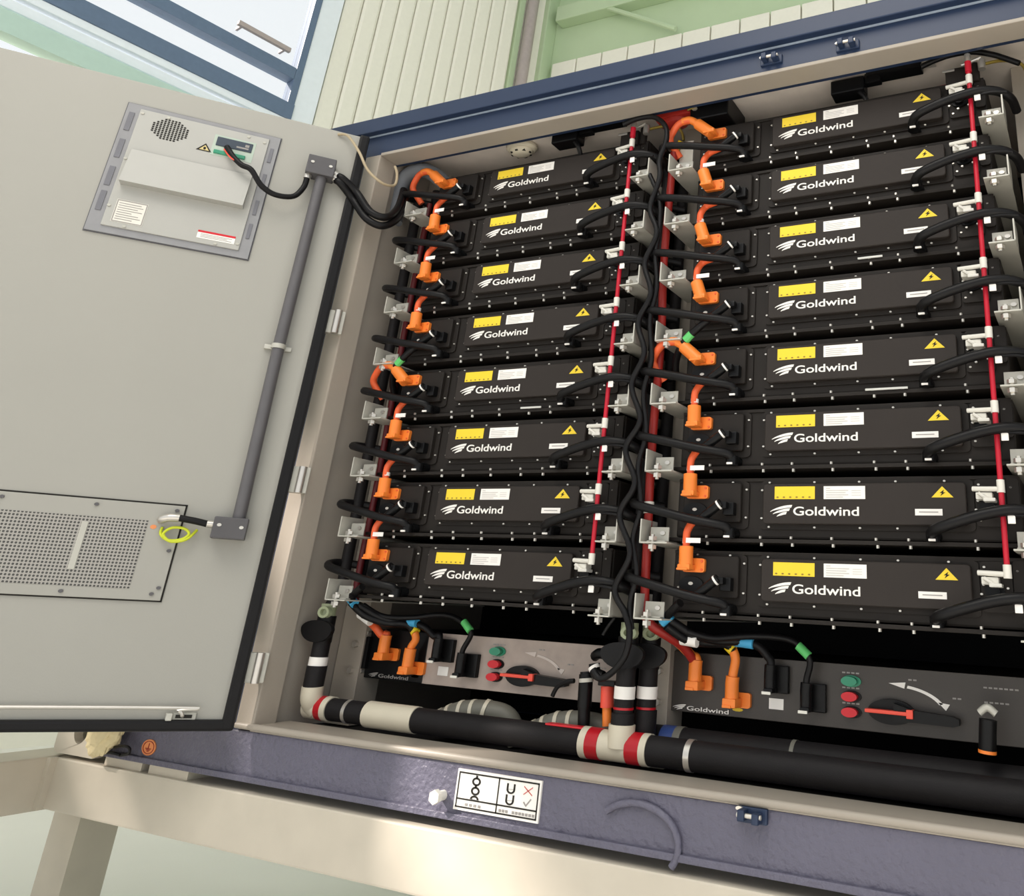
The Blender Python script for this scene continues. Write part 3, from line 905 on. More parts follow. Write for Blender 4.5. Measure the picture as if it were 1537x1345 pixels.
# ------------------------------------------------------------------ orange series links
def orange_plug(parent, ang=0.0):
    """Orange right-angle plug on the terminal panel; ang tilts the barrel to the left."""
    e_ = bpy.data.objects
    b = B(); b.rrect(-.346, -.255, .050, .100, -.016, .002, .012, .008); fl = b.build('plug_flange', 'orange', parent, 'orange plug flange')
    b = B()
    for x, z in ((-.266, .060), (-.266, .090), (-.335, .060)):
        b.disc(x, z, .005, .004, -.019, -.015, 8)
    b.build('flange_screws', 'redor', fl, kind='stuff')
    piv = Vector((-.318, -.045, .066))
    def rot(p):
        p = Vector(p) - piv
        a = math.radians(ang)
        return piv + Vector((p.x * math.cos(a) - p.z * math.sin(a) * 1.5, p.y, p.x * math.sin(a) / 1.5 + p.z * math.cos(a)))
    b = B()
    b.tube([rot((-.318, -.045, .058)), rot((-.318, -.045, .092)), rot((-.317, -.045, .140))], .027, 14, smooth=False)
    b.box(-.344, -.292, -.07, -.012, .056, .076, .006)
    b.build('plug_barrel', 'orange', parent, 'orange plug barrel', smooth=True)
    b = B(); b.box(-.345, -.300, -.074, -.03, .054, .062, .003); b.build('plug_lever', 'orange', parent)
    return rot((-.317, -.045, .140))
def black_plug(parent, bandmat):
    b = B(); b.tube([(-.182, -.050, .030), (-.262, -.055, -.030)], .0175, 12, smooth=False); b.box(-.188, -.160, -.056, -.02, .010, .034, .004)
    b.build('black_plug', 'plastic', parent, 'black diagonal plug', smooth=True)
    b = B(); b.tube([(-.189, -.0505, .025), (-.195, -.051, .0205)], .0192, 12, smooth=False); b.build('plug_ring', 'white', parent, smooth=True)
for k in (0, 1):
    for i in range(8):
        base = (k * D, 0, -i * PITCH)
        t = thing('power_link', 'orange plug and cable on the terminal panel, ' + rowphrase(i, k), 'power cable', base, 'orange power plugs and links')
        if i in (0, 4):
            top = orange_plug(t, 38)
            b = B(); b.tube([top, top + Vector((-.030, -.01, .018)), top + Vector((-.085, -.01, .018)), top + Vector((-.125, .0, -.012)), top + Vector((-.150, .02, -.055)), (-.50, .02, .0)], .0165, 10)
            b.build('cable', 'redor', t, 'red-orange cable arching over to the riser', smooth=True)
            b = B(); b.tube([top + Vector((.004, 0, -.004)), top + Vector((-.035, -.01, .022)), top + Vector((-.075, -.01, .022))], .0185, 10); b.build('cable_boot', 'orange', t, smooth=True)
        else:
            top = orange_plug(t, 14 if (k == 1 and i < 4) else 2)
            b = B(); b.tube([top, top + Vector((.0, -.004, .03)), top + Vector((.003, -.002, .06)), top + Vector((.022, .01, .095)), (-.262, -.05, -.030 + PITCH)], .0145, 10)
            b.build('cable', 'redor', t, 'red-orange cable rising to the plug above', smooth=True)
            b = B(); z = top.z + .02
            b.tube([(top.x, top.y, z - .008), (top.x, top.y, z + .008)], .0165, 10, smooth=False)
            if (k + i) % 3 != 0:
                b.box(top.x + .005, top.x + .065, top.y - .018, top.y - .015, z - .008, z + .010)
            b.build('cable_tag', 'white', t, 'white cable tag')
        t2 = thing('link_plug', 'black diagonal plug with white ring, ' + rowphrase(i, k), 'plug', base, 'black diagonal plugs')
        black_plug(t2, None)
        if i == 3:
            b = B(); b.tube([(-.262, -.055, -.030), (-.33, -.06, -.085), (-.39, -.05, -.135), (-.44, .0, -.19), (-.46, .05, -.25)], .0155, 10); b.build('cable', 'hose', t2, smooth=True)
            b = B(); b.tube([(-.345, -.06, -.097), (-.375, -.055, -.122)], .0175, 10, smooth=False); b.build('tape_band', 'gtape', t2, 'green tape band')

# ------------------------------------------------------------------ red suppression pipes
for k in (0, 1):
    zt_, zb_ = .10, -7 * PITCH + .07
    t = thing('suppression_pipe', 'thin crimson vertical pipe with white tees, ' + COLN[k], 'pipe', (k * D + .835, -.05, 0), 'crimson vertical pipes')
    b = B(); b.cyl((0, 0, zb_), (0, 0, .19), .0095, 10); b.build('pipe', 'redrod', t, smooth=True)
    for i in range(8):
        z = -i * PITCH + .075
        b = B(); b.cyl((0, 0, z - .012), (0, 0, z + .030), .0135, 10); b.tube([(.0, 0, z), (-.045, .01, z + .002), (-.095, .02, z + .004)], .0085, 8, smooth=False)
        te = b.build('tee', 'whitep', t, 'white tee fitting', smooth=True)
        b = B(); b.box(-.085, -.03, .012, .055, z - .032, z - .008, .004); b.box(-.06, -.02, .0, .05, z - .04, z - .028, .003); b.cyl((-.075, .0, z - .012), (-.04, .01, z - .036), .006, 8); b.build('nozzle', 'whitep', te)
    b = B(); b.cyl((0, 0, .16), (0, 0, .205), .013, 10); b.build('pipe_cap', 'steel', t, smooth=True)

# sensor leads with white tags
for k in (0, 1):
    for i in range(8):
        t = thing('sensor_lead', 'thin black sensor lead with white tag, ' + rowphrase(i, k), 'cable', (k * D, 0, -i * PITCH), 'thin sensor leads')
        b = B(); b.tube([(.80, -.02, .01), (.82, -.055, -.004), (.86, -.075, -.012), (.92, -.085, -.016), (.975, -.08, -.025)], .0055, 8); b.build('lead', 'hose', t, smooth=True)
        b = B(); b.box(.852, .876, -.084, -.078, -.040, -.014, .002); b.build('lead_tag', 'white', t)

# ------------------------------------------------------------------ risers, harness and red cables
def risers(x, y, z0_, z1_, r, label, name='coolant_riser', band=True):
    t = thing(name, label, 'riser', (x, y, 0), 'vertical coolant risers')
    b = B(); b.cyl((0, 0, z0_), (0, 0, z1_), r, 14); b.build('riser_hose', 'insul', t, smooth=True)
    return t
VR = []
for (x, y, zb_, lab, face) in ((-.555, .0, -2.43, 'black riser hose with butterfly valve next to the cabinet side wall', 0), (.992, .02, -2.43, 'front black riser hose with valve standing on the beige tee', 1), (1.045, .10, -2.42, 'rear black riser hose beside the valve riser in the middle', 2)):
    t = thing('coolant_riser', lab, 'riser', (x, y, 0), 'vertical coolant risers')
    b = B()
    dxu = -.012 if face == 1 else (-.02 if face == 2 else 0.0)
    b.tube([(0, 0, -2.05), (dxu, .05, -1.95), (dxu, .05, .02)], .026, 14, smooth=False)
    b.build('upper_hose', 'insul', t, smooth=True)
    zb_ = -2.375 if face == 0 else zb_
    b = B(); b.cyl((0, 0, zb_), (0, 0, -2.18), .037, 16); b.cyl((0, 0, zb_), (0, 0, zb_ + .09), .043, 16); b.build('lower_hose', 'insul', t, smooth=True)
    b = B(); b.cyl((0, 0, -2.292), (0, 0, -2.250), .040, 16); b.build('white_band', 'white', t, smooth=True)
    b = B(); b.cyl((0, 0, -2.328), (0, 0, -2.320), .0385, 16); b.build('red_line', 'redtape', t, smooth=True)
    b = B(); b.cyl((0, 0, -2.09), (0, 0, -2.03), .034, 14)
    b.ring(ellipse(.022, -2.065, .034, .024, 20), ellipse(.022, -2.065, .020, .014, 20), -.05, -.028); b.build('coupling', 'pgreen', t, 'pale green coupling', smooth=True)
    b = B()
    n = 28
    b.prism([((.092) * math.cos(2 * math.pi * j / n), -2.135 + (.036 if math.sin(2 * math.pi * j / n) > 0 else .055) * math.sin(2 * math.pi * j / n)) for j in range(n)], -.05, -.03)
    b.cyl((0, 0, -2.19), (0, 0, -2.08), .040, 14); b.cyl((0, -.03, -2.135), (0, .0, -2.135), .02, 10)
    b.build('valve', 'rubber', t, 'black oval valve handle', smooth=True)
b = B(); b.cyl((-.50, .12, -2.0), (-.50, .12, .12), .028, 14)
t = tag(b.build('return_hose', 'insul', smooth=True), 'second black vertical hose behind the riser at the side wall', 'hose')
b = B(); b.cyl((.985, .24, -2.0), (.985, .24, .12), .03, 14)
tag(b.build('return_hose', 'insul', smooth=True), 'black vertical hose at the back of the middle gap', 'hose')

# rack uprights
for k, (xx, lab) in enumerate(((-.655, 'beige rack upright with bolts at the side wall'), (D - .575, 'beige rack upright with bolts in the middle gap'))):
    t = thing('rack_upright', lab, 'upright', (xx, 0, 0), 'beige rack uprights')
    b = B()
    wdt = .15 if k == 0 else .095
    b.box(0, wdt, .20, .21, ZB - .03, .27, .002); b.box(wdt - .01, wdt, .205, .34, ZB - .03, .27, .002)
    b.build('profile', 'beige', t)
    b = B()
    for z in (-2.20, -2.31):
        b.cyl((wdt - .04, .20, z), (wdt - .04, .18, z), .014, 6)
    b.build('upright_bolts', 'steel', t, kind='stuff')
b = B(); b.box(CR - .25, CR - .12, .2, .3, ZB - .03, .27); tag(b.build('rack_upright', 'beige'), 'rack upright at the far end of the cabinet', 'upright', 'beige rack uprights')

polycable('riser_cable', 'red power cable painted in shade, rising beside the hoses at the side wall', 'cable',
          [(-.49, .07, .02), (-.495, .07, -.5), (-.49, .07, -1.0), (-.48, .07, -1.5), (-.475, .06, -1.95), (-.43, .05, -2.05)], .016, mat('shaded_red_cable', S(96, 26, 30), .45))  # darker copy of the red cable, shade put into its colour
polycable('riser_cable', 'bright red power cable rising in the middle gap', 'cable',
          [(1.04, .0, .02), (1.03, .0, -.5), (1.045, .0, -.9), (1.04, .0, -1.35), (1.05, .0, -1.7), (1.06, .0, -1.95), P(975, 935, .0), P(1000, 953, .05), P(1025, 970, .12), P(1040, 990, .17)], .018, 'darkred')
b = B(); b.cyl((1.047, .0, -1.625), (1.046, .0, -1.58), .0205, 12)
tag(b.build('cable_band', 'whitep', smooth=True), 'white numbered band on the red power cable', 'band')
b = B(); b.tube([P(602, 283, .0), P(600, 300, .02), P(598, 322, .03)], .011, 8); tag(b.build('brass_stud', 'brass', smooth=True), 'brass coloured stud under the top orange cable at the side wall', 'stud')
b = B(); b.tube([P(1022, 212, .0), P(1015, 228, .02), P(1010, 250, .03)], .013, 8); tag(b.build('yellow_sleeve', 'ytape', smooth=True), 'yellow-green cable sleeve at the top of the middle gap', 'sleeve')
b = B(); b.box(1.06, 1.13, .02, .03, -.10, .085, .002); tag(b.build('mounting_strip', 'galv'), 'pale grey vertical strip above the top middle bracket', 'strip')

HN = [(936, 187), (958, 178), (982, 176), (999, 190), (1000, 212), (990, 240), (990, 268), (976, 313), (986, 350), (968, 395), (977, 440), (958, 484), (967, 530), (948, 578), (961, 630), (939, 674), (953, 725), (930, 773), (946, 830), (923, 884), (938, 920), (945, 950), (938, 985), (918, 1010), (900, 1018), (890, 1005)]
polycable('wiring_harness', 'thick black wiring harness waving down the middle gap', 'harness', [P(u, v, -.085) for u, v in HN], .0125, 'hose')
polycable('wiring_harness', 'second black harness strand hanging in the middle gap', 'harness', [P(u, v, -.07) for u, v in [(968, 250), (955, 238), (975, 262), (990, 300), (990, 340), (984, 380), (986, 430), (976, 480), (978, 540), (966, 590), (970, 650), (958, 700), (962, 760), (950, 810), (956, 860), (946, 905), (948, 945)][2:]], .011, 'hose')
polycable('top_cable', 'black cable arching under the lintel at the far end', 'cable', [P(u, v, .0) for u, v in [(1383, 100), (1405, 90), (1430, 82), (1458, 78), (1490, 82), (1530, 95)]], .012, 'hose')

# ------------------------------------------------------------------ bottom pipe
pp = thing('coolant_main_pipe', 'horizontal black insulated coolant pipe with beige fittings along the sill', 'pipe', (0, .035, -2.452))
def seg_(name, xa_, xb_, r, m_, lab=None):
    b = B(); b.cyl((xa_, 0, 0), (xb_, 0, 0), r, 24); return b.build(name, m_, pp, lab, smooth=True)
seg_('elbow_socket', -.59, -.515, .047, 'pvc', 'beige elbow')
b = B(); b.tube([(-.53, 0, -.005), (-.552, -.012, .012), (-.556, -.03, .04), (-.556, -.035, .085)], .046, 20); b.build('elbow', 'pvc', pp, smooth=True)
seg_('red_ring', -.518, -.480, .0485, 'redtape'); seg_('collar', -.482, -.452, .050, 'pvc')
seg_('insulation', -.455, -.24, .0445, 'insul'); seg_('clamp_ring', -.360, -.342, .0465, 'steel', 'thin steel clamp')
seg_('sleeve', -.242, .022, .051, 'pvc', 'long beige sleeve'); seg_('insulation', .02, .85, .0475, 'insul')
seg_('tee_collar', .828, .857, .054, 'pvc'); seg_('red_ring', .854, .910, .0535, 'redtape', 'red tape ring'); seg_('tee_body', .908, 1.030, .051, 'pvc', 'beige tee')
seg_('red_ring', 1.026, 1.085, .0535, 'redtape', 'red tape ring'); seg_('tee_collar', 1.083, 1.110, .054, 'pvc')
b = B(); b.cyl((.992, -.015, 0), (.992, -.015, .075), .050, 20); b.build('tee_branch', 'pvc', pp, smooth=True)
seg_('insulation', 1.108, CR - .05, .050, 'insul'); seg_('clamp_ring', 1.262, 1.284, .0525, 'steel', 'steel clamp ring')
b = B(); b.box(.66, .83, -.022, .022, .043, .050, .002); b.build('red_marker', 'red', pp, 'flat red marker strip')
p2 = thing('return_main_pipe', 'second black insulated pipe behind the main coolant pipe', 'pipe', (0, .19, -2.44))
b = B(); b.cyl((.95, 0, 0), (CR - .05, 0, 0), .055, 20); b.build('insulation', 'insul', p2, smooth=True)
b = B(); b.cyl((1.085, 0, 0), (1.14, 0, 0), .057, 20); b.build('blue_ring', mat('blue_band', S(52, 74, 132), .4), p2, smooth=True)
b = B(); b.cyl((1.14, 0, 0), (1.17, 0, 0), .0575, 20); b.cyl((1.60, 0, 0), (1.615, 0, 0), .0565, 20); b.build('pale_ring', 'corr', p2, smooth=True)
for j, (xa_, lab) in enumerate(((.22, 'grey corrugated hose curving behind the beige pipe sleeve'), (.70, 'grey corrugated hose curving behind the black pipe middle'))):
    t = thing('corrugated_hose', lab, 'hose', (0, 0, 0), 'grey corrugated hoses')
    pts = [(xa_ - .20, .16, -2.47), (xa_ - .10, .17, -2.425), (xa_ + .02, .19, -2.41), (xa_ + .12, .22, -2.43), (xa_ + .16, .25, -2.52)]
    b = B(); b.tube(pts, .042, 14); b.build('hose_body', 'corr', t, smooth=True)
    vs_ = [Vector(p) for p in pts]
    for q_ in range(5):
        tt = .25 + q_ * .45
        i0 = min(int(tt), len(vs_) - 2); fr = tt - i0
        c0 = vs_[i0].lerp(vs_[i0 + 1], fr); dd = (vs_[i0 + 1] - vs_[i0]).normalized()
        b = B(); b.cyl(c0 - dd * .008, c0 + dd * .008, .0475, 14); b.build('rib', 'pvc', t, smooth=True)

# ------------------------------------------------------------------ switch boxes
BYF = .24
def switch_box(k, panel, lab):
    t = thing('switch_box', lab, 'switch box', (k * D, BYF, 0), 'switch boxes under the modules')
    b = B(); b.box(-.49, .83, .006, .8, -2.335, -2.132, .004); b.build('box_body', 'body', t)
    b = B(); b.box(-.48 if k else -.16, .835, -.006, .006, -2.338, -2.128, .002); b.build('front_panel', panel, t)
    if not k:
        b = B(); b.box(-.50, -.155, -.008, .006, -2.338, -2.128, .004); b.build('shaded_panel_end', 'plastic', t)  # unlit end of the same front, its shade drawn as a black sheet
    b = B(); b.box(-.545, -.485, -.03, .02, -2.30, -2.165, .004); mb = b.build('mounting_ear', 'plastic', t)
    b = B(); b.disc(-.515, -2.150, .018, .012, -.03, -.01, 12); b.disc(-.515, -2.312, .018, .012, -.03, -.01, 12); b.build('ear_screws', 'steel', mb, kind='stuff')
    b = B(); emblem(b, -.47, -.415, -2.333, -2.312, -.011, -.005); b.build('wing_emblem', 'logo' if k else 'gink', t)
    link('lettering', text_mesh('Goldwind', -.41, -.235, -2.331, -2.316, -.010, .008), 'logo' if k else 'gink', t)
    b = B(); b.box(-.075, -.018, -.009, -.005, -2.298, -2.262); b.build('white_label', 'white', t)
    for nm, z, m_ in (('green_button', -2.182, 'green'), ('red_button', -2.232, 'red'), ('red_button', -2.282, 'red')):
        b = B(); b.disc(.240, z, .036, .0195, -.012, -.005, 24); rg = b.build(nm, 'plastic' if m_ == 'red' else m_, t)
        b = B(); b.disc(.236, z, .029, .0155, -.034, -.01, 24); b.build('button_cap', m_, rg)
    # rotary handle
    b = B(); b.disc(.385, -2.268, .082, .040, -.028, -.005, 32); hd = b.build('rotary_switch', 'plastic', t, 'black rotary switch with a red bar')
    b = B(); b.prism([(.40, -2.238), (.47, -2.255), (.60, -2.263), (.62, -2.27), (.62, -2.288), (.60, -2.294), (.46, -2.292), (.40, -2.296)], -.055, -.02); b.build('switch_lever', 'plastic', hd)
    b = B(); b.box(.300, .455, -.064, -.03, -2.273, -2.261, .003); b.box(.445, .468, -.066, -.03, -2.281, -2.253, .003); b.build('red_bar', 'coral', hd)
    # curved double arrow
    b = B()
    cx, cz, rx, rz = .40, -2.262, .175, .083
    a = [(cx + rx * math.cos(math.radians(q_)), cz + rz * math.sin(math.radians(q_))) for q_ in range(22, 82, 6)]
    a2 = [(cx + (rx - .014) * math.cos(math.radians(q_)), cz + (rz - .009) * math.sin(math.radians(q_))) for q_ in range(22, 82, 6)]
    b.prism(a + list(reversed(a2)), -.0085, -.005)
    b.prism([(.375, -2.178), (.435, -2.172), (.43, -2.192)], -.0085, -.005)
    b.prism([(.545, -2.226), (.585, -2.230), (.571, -2.250)], -.0085, -.005)
    b.build('turn_arrow', 'logo' if k else mat('faded_print', S(206, 194, 186), .6), t)
    b = B()
    for x, z, n_ in ((.205, -2.158, 4), (.205, -2.207, 4), (.205, -2.257, 4), (.445, -2.165, 2), (.595, -2.212, 2), (.70, -2.170, 7), (.70, -2.215, 5)):
        for j in range(n_):
            b.box(x + j * .017, x + .012 + j * .017, -.0075, -.005, z, z + .005)
    b.build('print', 'gink', t, kind='stuff')
    # ports
    for (x, z) in ((-.36, -2.235), (-.20, -2.282)):
        b = B(); b.rrect(x - .045, x + .055, z - .022, z + .030, -.022, -.004, .012, .008); b.build('port_flange', 'orange', t, 'orange port flange')
    for (x, z) in ((-.045, -2.225), (.098, -2.275)):
        b = B(); b.box(x - .045, x + .05, -.03, -.004, z - .018, z + .075, .004); b.build('port_block', 'plastic', t)
    b = B(); b.disc(-.20, -2.312, .022, .006, -.008, -.005, 10); b.build('port_mark', 'ytape', t)
    return t
switch_box(0, 'panelL', 'tan-fronted switch box, sunlight and shaded corner painted in, beside the open door')
switch_box(1, 'panelR', 'dark grey switch box with white turn arrow farther from the door')

def box_plug(k, x, z, color, lab, pts, cm, bands=(), r=.016, rest=()):
    """Upright plug on a switch box with its cable; pts in world."""
    t = thing('box_plug', lab, 'plug', (0, 0, 0), 'plugs on the switch boxes')
    X = k * D + x
    y = BYF - .06
    b = B()
    if color == 'orange':
        b.box(X - .042, X + .012, y - .03, BYF - .012, z - .02, z + .012, .006)
        b.tube([(X - .015, y, z - .005), (X - .015, y, z + .065), (X - .013, y, z + .085)], .026, 14, smooth=False)
    else:
        b.tube([(X - .02, y, z - .012), (X - .02, y, z + .05), (X - .018, y, z + .078)], .022, 14, smooth=False)
        b.box(X - .035, X + .0, y - .03, y + .03, z - .016, z + .0, .004)
    b.build('plug_barrel', 'orange' if color == 'orange' else 'plastic', t, smooth=True)
    b = B(); b.box(X - .04, X - .005, y - .034, y - .024, z - .02, z - .010, .002); b.build('plug_lever', 'whitep' if color != 'orange' else 'orange', t)
    top = Vector((X - (.013 if color == 'orange' else .018), y, z + .078))
    path = [top - Vector((0, 0, .02)), top + Vector((0, 0, .012))] + [Vector(p) for p in pts]
    b = B(); b.tube(path, r, 10); b.build('cable', cm, t, smooth=True)
    if rest:
        b = B(); b.tube([Vector(pts[-1])] + [Vector(p) for p in rest], r * .9, 10); b.build('black_sheath', 'hose', t, smooth=True)
    for (p0, p1, mm, l2) in bands:
        b = B(); b.tube([p0, p1], r + .004, 12, smooth=False); b.build('tape_band', mm, t, l2, smooth=True)
    return t
def band(u, v, Y, du, dv, m_, l2=None):
    return (P(u - du, v - dv, Y), P(u + du, v + dv, Y), m_, l2)
# beside the door
box_plug(0, -.345, -2.235, 'orange', 'first orange plug on the tan-fronted switch box', [P(574, 954, .17), P(563, 941, .14), P(556, 934, .11)], 'redor', [band(549, 927, .08, 8, 6, 'white', 'white band')], .017, [P(545, 922, .06), P(530, 905, .0), (-.40, -.03, -1.985)])
box_plug(0, -.19, -2.282, 'orange', 'second orange plug on the tan-fronted switch box', [P(624, 960, .18), P(622, 949, .17)], 'orange', [band(622, 946, .17, 2, 4, 'ytape', 'yellow band')], .017, [P(610, 937, .14), P(580, 935, .10), P(548, 924, .05), P(526, 904, .0)])
box_plug(0, -.035, -2.225, 'black', 'black plug with blue band on the tan-fronted switch box', [P(652, 955, .18), P(638, 942, .17), P(615, 934, .15), P(580, 930, .10), P(550, 915, .05), P(528, 898, .0), (-.33, -.05, -1.95)], 'hose', [band(616, 934, .15, 10, 1, 'btape', 'blue band'), band(528, 901, .0, 5, 6, 'btape', 'teal band')], .015)
box_plug(0, .105, -2.275, 'black', 'black plug with green band on the tan-fronted switch box', [P(707, 952, .18), P(699, 938, .17), P(680, 926, .17), P(655, 923, .16), P(620, 927, .13), P(575, 925, .09), P(545, 908, .04)], 'hose', [band(701, 940, .17, 5, 7, 'gtape', 'green band')], .0115)
# farther from the door
q0 = P(1038, 985, .17)
box_plug(1, -.345, -2.235, 'orange', 'first orange plug on the dark grey switch box', [P(1038, 984, .17), P(1022, 968, .12), P(1005, 955, .07)], 'orange', [], .019)
box_plug(1, -.19, -2.282, 'orange', 'second orange plug on the dark grey switch box', [P(1104, 990, .18), P(1100, 976, .17)], 'orange', [band(1097, 972, .17, 4, 4, 'ytape', 'yellow band'), band(1035, 961, .07, 12, 2, 'white', 'white band')], .018, [P(1088, 966, .15), P(1060, 965, .12), P(1030, 960, .06), P(1000, 940, .0)])
box_plug(1, -.035, -2.225, 'black', 'black plug with blue band on the dark grey switch box', [P(1152, 985, .18), P(1138, 970, .17), P(1116, 963, .16), P(1080, 962, .12), P(1040, 952, .06), P(1012, 935, .02), P(1000, 928, .0), (D - .33, -.05, -1.95)], 'hose', [band(1117, 964, .16, 14, 2, 'btape', 'blue band'), band(1000, 928, .0, 7, -6, 'btape', 'light blue band')], .016)
box_plug(1, .105, -2.275, 'black', 'black plug with green band on the dark grey switch box', [P(1216, 995, .18), P(1208, 978, .17), P(1190, 962, .17), P(1160, 956, .16), P(1120, 955, .13), P(1070, 958, .09), P(1030, 948, .04)], 'hose', [band(1206, 977, .17, 8, 8, 'gtape', 'green band')], .0125)

# plugs under the right end of the tan-fronted box
t = thing('dangling_plug', 'black cylindrical plug hanging under the end of the tan-fronted box', 'plug', (0, 0, 0))
b = B(); b.cyl(P(880, 1012, .10), P(877, 1062, .10), .028, 14); b.cyl(P(880, 1008, .10), P(880, 1016, .10), .024, 14); b.build('plug_barrel', 'plastic', t, smooth=True)
b = B(); b.cyl(P(877, 1056, .10), P(876, 1092, .10), .024, 12); b.build('cable', 'hose', t, smooth=True)
b = B(); b.cyl(P(880.0, 1018, .095), P(880, 1024, .095), .029, 14); b.build('ring', 'galv', t, smooth=True)
t = thing('dangling_plug', 'orange cylindrical plug hanging beside the valve riser', 'plug', (0, 0, 0))
b = B(); b.cyl(P(912, 1030, .10), P(911, 1062, .10), .026, 14); b.build('plug_barrel', 'coral', t, smooth=True)
b = B(); b.cyl(P(911, 1060, .10), P(911, 1090, .10), .018, 12); b.build('cable', 'orange', t, smooth=True)
b = B(); b.box(P(903, 1024, .09).x, P(928, 1024, .09).x, .06, .12, P(910, 1029, .09).z, P(910, 1021, .09).z, .004); b.build('plug_head', 'plastic', t)
t = thing('dangling_plug', 'black plug with orange ring at the far end of the dark grey box', 'plug', (0, 0, 0))
b = B(); b.cyl(P(1483, 1080, .10), P(1482, 1126, .10), .028, 14); b.build('plug_barrel', 'plastic', t, smooth=True)
b = B(); b.cyl(P(1482, 1126, .10), P(1482, 1131, .10), .029, 14); b.build('ring', 'orange', t, smooth=True)
b = B(); b.tube([P(1470, 1070, .10), P(1482, 1062, .10), P(1495, 1072, .10)], .012, 10); b.build('lever', 'galv', t, smooth=True)
polycable('cable_tie', 'black cable ties tangled at the lever of the tan-fronted box', 'cable tie', [P(862, 1022, .12), P(848, 1024, .12), P(836, 1032, .12), P(829, 1045, .12)], .009, 'rubber', 8)
polycable('cable_tie', 'short black cable tie tail by the bottom middle bracket', 'cable tie', [P(922, 928, -.06), P(913, 940, -.06), P(905, 953, -.06)], .006, 'rubber', 8)
t = thing('port_connector', 'dark metal connector with white ring above the dangling plugs', 'connector', (0, 0, 0))
b = B(); b.tube([P(893, 985, .12), P(900, 981, .10), P(915, 984, .10), P(922, 990, .12)], .02, 10); b.tube([P(892, 996, .09), P(894, 1010, .09), P(905, 1016, .09)], .022, 10); b.build('connector_body', 'plastic', t, smooth=True)
b = B(); b.cyl(P(891, 1000, .085), P(893, 1005, .085), .0235, 12); b.build('ring', 'white', t, smooth=True)

# ------------------------------------------------------------------ devices under the cabinet ceiling
CZ = .275
def on_ceiling(u, v, z):
    d = RX * ((u - PPX) / FPX) + RY * ((v - PPY) / FPX) + RZ
    return CAM + d * ((z - CAM.z) / d.z)
q = on_ceiling(783, 226, CZ - .03)
t = thing('smoke_detector', 'cream round smoke detector under the cabinet ceiling', 'smoke detector', (q.x, q.y, CZ))
def lathe(b, prof, sx=1.0, n=24):
    rings = [[b.bm.verts.new((r_ * sx * math.cos(2 * math.pi * j / n), r_ * math.sin(2 * math.pi * j / n), z_)) for j in range(n)] for r_, z_ in prof]
    for a, c_ in zip(rings, rings[1:]):
        for j in range(n):
            b.bm.faces.new((a[j], a[(j + 1) % n], c_[(j + 1) % n], c_[j]))
    b.bm.faces.new(rings[0]); b.bm.faces.new(list(reversed(rings[-1])))
b = B(); lathe(b, [(.06, 0), (.066, -.008), (.066, -.022), (.058, -.032)], 1.35); b.build('detector_base', 'pvc', t, smooth=True)
b = B(); lathe(b, [(.05, -.032), (.046, -.045), (.034, -.056), (.02, -.060)], 1.35); b.build('detector_head', 'pvc', t, smooth=True)
b = B()
for a in range(0, 360, 45):
    ca, sa = math.cos(math.radians(a)), math.sin(math.radians(a))
    b.box(.052 * ca - .008, .052 * ca + .008, .039 * sa - .006, .039 * sa + .006, -.052, -.044)
b.build('detector_slots', 'ink', t, kind='stuff')

def ceiling_device(u, v, lab, name):
    q = on_ceiling(u, v, CZ - .05)
    t = thing(name, lab, 'device', (q.x, q.y, CZ), 'dark devices under the cabinet ceiling')
    b = B(); b.box(-.10, .05, -.03, .05, -.09, -.02, .006); b.build('housing', 'plastic', t)
    b = B(); b.box(.05, .12, -.01, .03, -.05, .0, .004); b.box(.06, .30, -.03, .04, -.03, .0, .004); b.build('mounting_arm', 'plastic', t)
    b = B(); b.tube([(.02, .0, -.08), (.05, .0, -.12), (.05, .03, -.16)], .012, 8); b.build('lead', 'hose', t, smooth=True)
    b = B(); b.cyl((.30, 0, -.015), (.36, .0, -.02), .010, 8); b.build('plug', 'steel', t, smooth=True)
ceiling_device(858, 205, 'dark sensor housing under the ceiling beside the smoke detector', 'ceiling_sensor')
ceiling_device(1282, 130, 'dark sensor housing under the ceiling above the far column', 'ceiling_sensor')
q = on_ceiling(1015, 180, CZ - .05)
t = thing('alarm_beacon', 'red alarm beacon under the ceiling above the middle gap', 'beacon', (q.x, q.y, CZ))
b = B(); b.box(-.10, .10, -.05, .06, -.06, .0, .02); lathe(b, [(.05, -.06), (.045, -.08), (.03, -.09)], 1.4); b.build('beacon_body', mat('dull_red_plastic', S(168, 44, 36), .4), t, smooth=True)
b = B(); b.tube([(.08, -.05, -.02), (.12, -.07, .0), (.13, -.07, -.04), (.09, -.06, -.05)], .006, 8); b.build('lead', 'brass', t, smooth=True)
q = on_ceiling(1068, 170, CZ - .05)
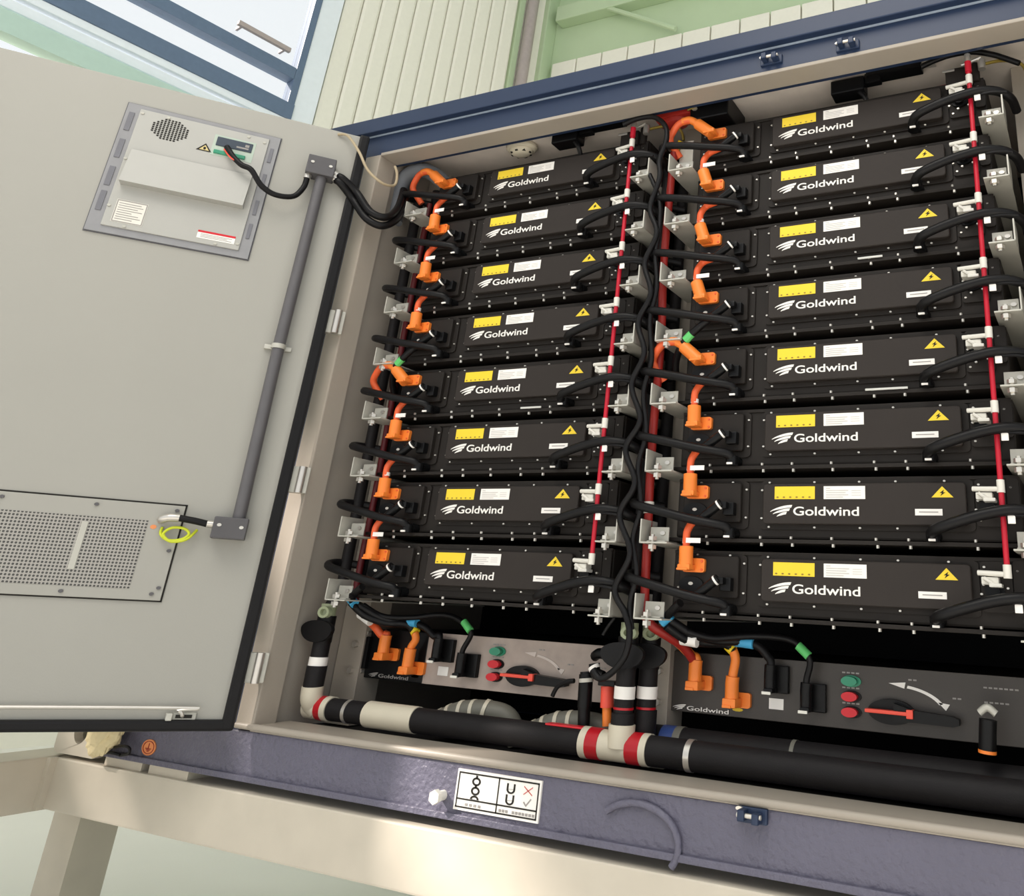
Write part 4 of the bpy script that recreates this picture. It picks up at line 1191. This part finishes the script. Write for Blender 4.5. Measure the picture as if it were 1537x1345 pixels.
t = thing('vent_fan_box', 'black box under the ceiling next to the red beacon', 'box', (q.x, q.y, CZ))
b = B(); b.box(-.085, .11, -.06, .16, -.11, .0, .008); b.build('housing', 'plastic', t)
b = B(); b.disc(-.06, -.05, .014, .010, -.066, -.058, 10); b.build('screw', 'bolt', t)
# valve fittings at the tops of the crimson pipes
for k in (0, 1):
    t = thing('pipe_head_valve', 'dark valve with small tubes on top of the crimson pipe, ' + COLN[k], 'valve', (k * D + .835, .0, .15), 'pipe head valves')
    b = B(); b.box(-.10, .0, .0, .07, -.04, .04, .008); b.cyl((.02, .02, -.04), (.02, .02, .05), .018, 12); b.build('valve_body', 'body', t, smooth=True)
    b = B(); b.cyl((.05, -.01, .0), (.05, -.01, .045), .016, 10); b.cyl((-.03, -.02, .03), (.05, -.02, .05), .007, 8); b.box(-.11, -.06, -.006, .0, .022, .034, .002); b.build('fittings', 'steel', t, smooth=True)
    b = B(); b.tube([(.06, .0, .03), (.13, .03, .05), (.20, .05, .03), (.22, .06, -.03)], .007, 8); b.build('copper_tube', 'brass', t, smooth=True)
    b = B(); b.cyl((0, -.05, -.03), (0, -.05, .02), .0135, 10); b.build('red_joint', 'redrod', t, smooth=True)
# grey foam sleeve arching behind the top orange cable
b = B(); b.tube([P(592, 335, -.0), P(596, 300, -.0), P(608, 268, .0), P(630, 256, .0), P(652, 262, .02), P(672, 280, .06)], .042, 14)
tag(b.build('foam_sleeve', 'greyfoam', smooth=True), 'grey foam sleeve arching behind the top orange cable at the side wall', 'sleeve')
# thin red line on the top edge of the upper modules
for k in (0, 1):
    b = B(); b.tube([(k * D - .35, .06, .136), (k * D + .3, .05, .137), (k * D + .80, .04, .14)], .0045, 6)
    tag(b.build('red_rim_line', 'redtape', smooth=True), 'thin red line along the rim of the top module, ' + COLN[k], 'wire', 'red rim lines')

# lift everything so that the hall floor is at z = 0
for o in list(SC.objects):
    if o.parent is None and o.type not in {'CAMERA', 'LIGHT'}:
        o.location.z += ZS
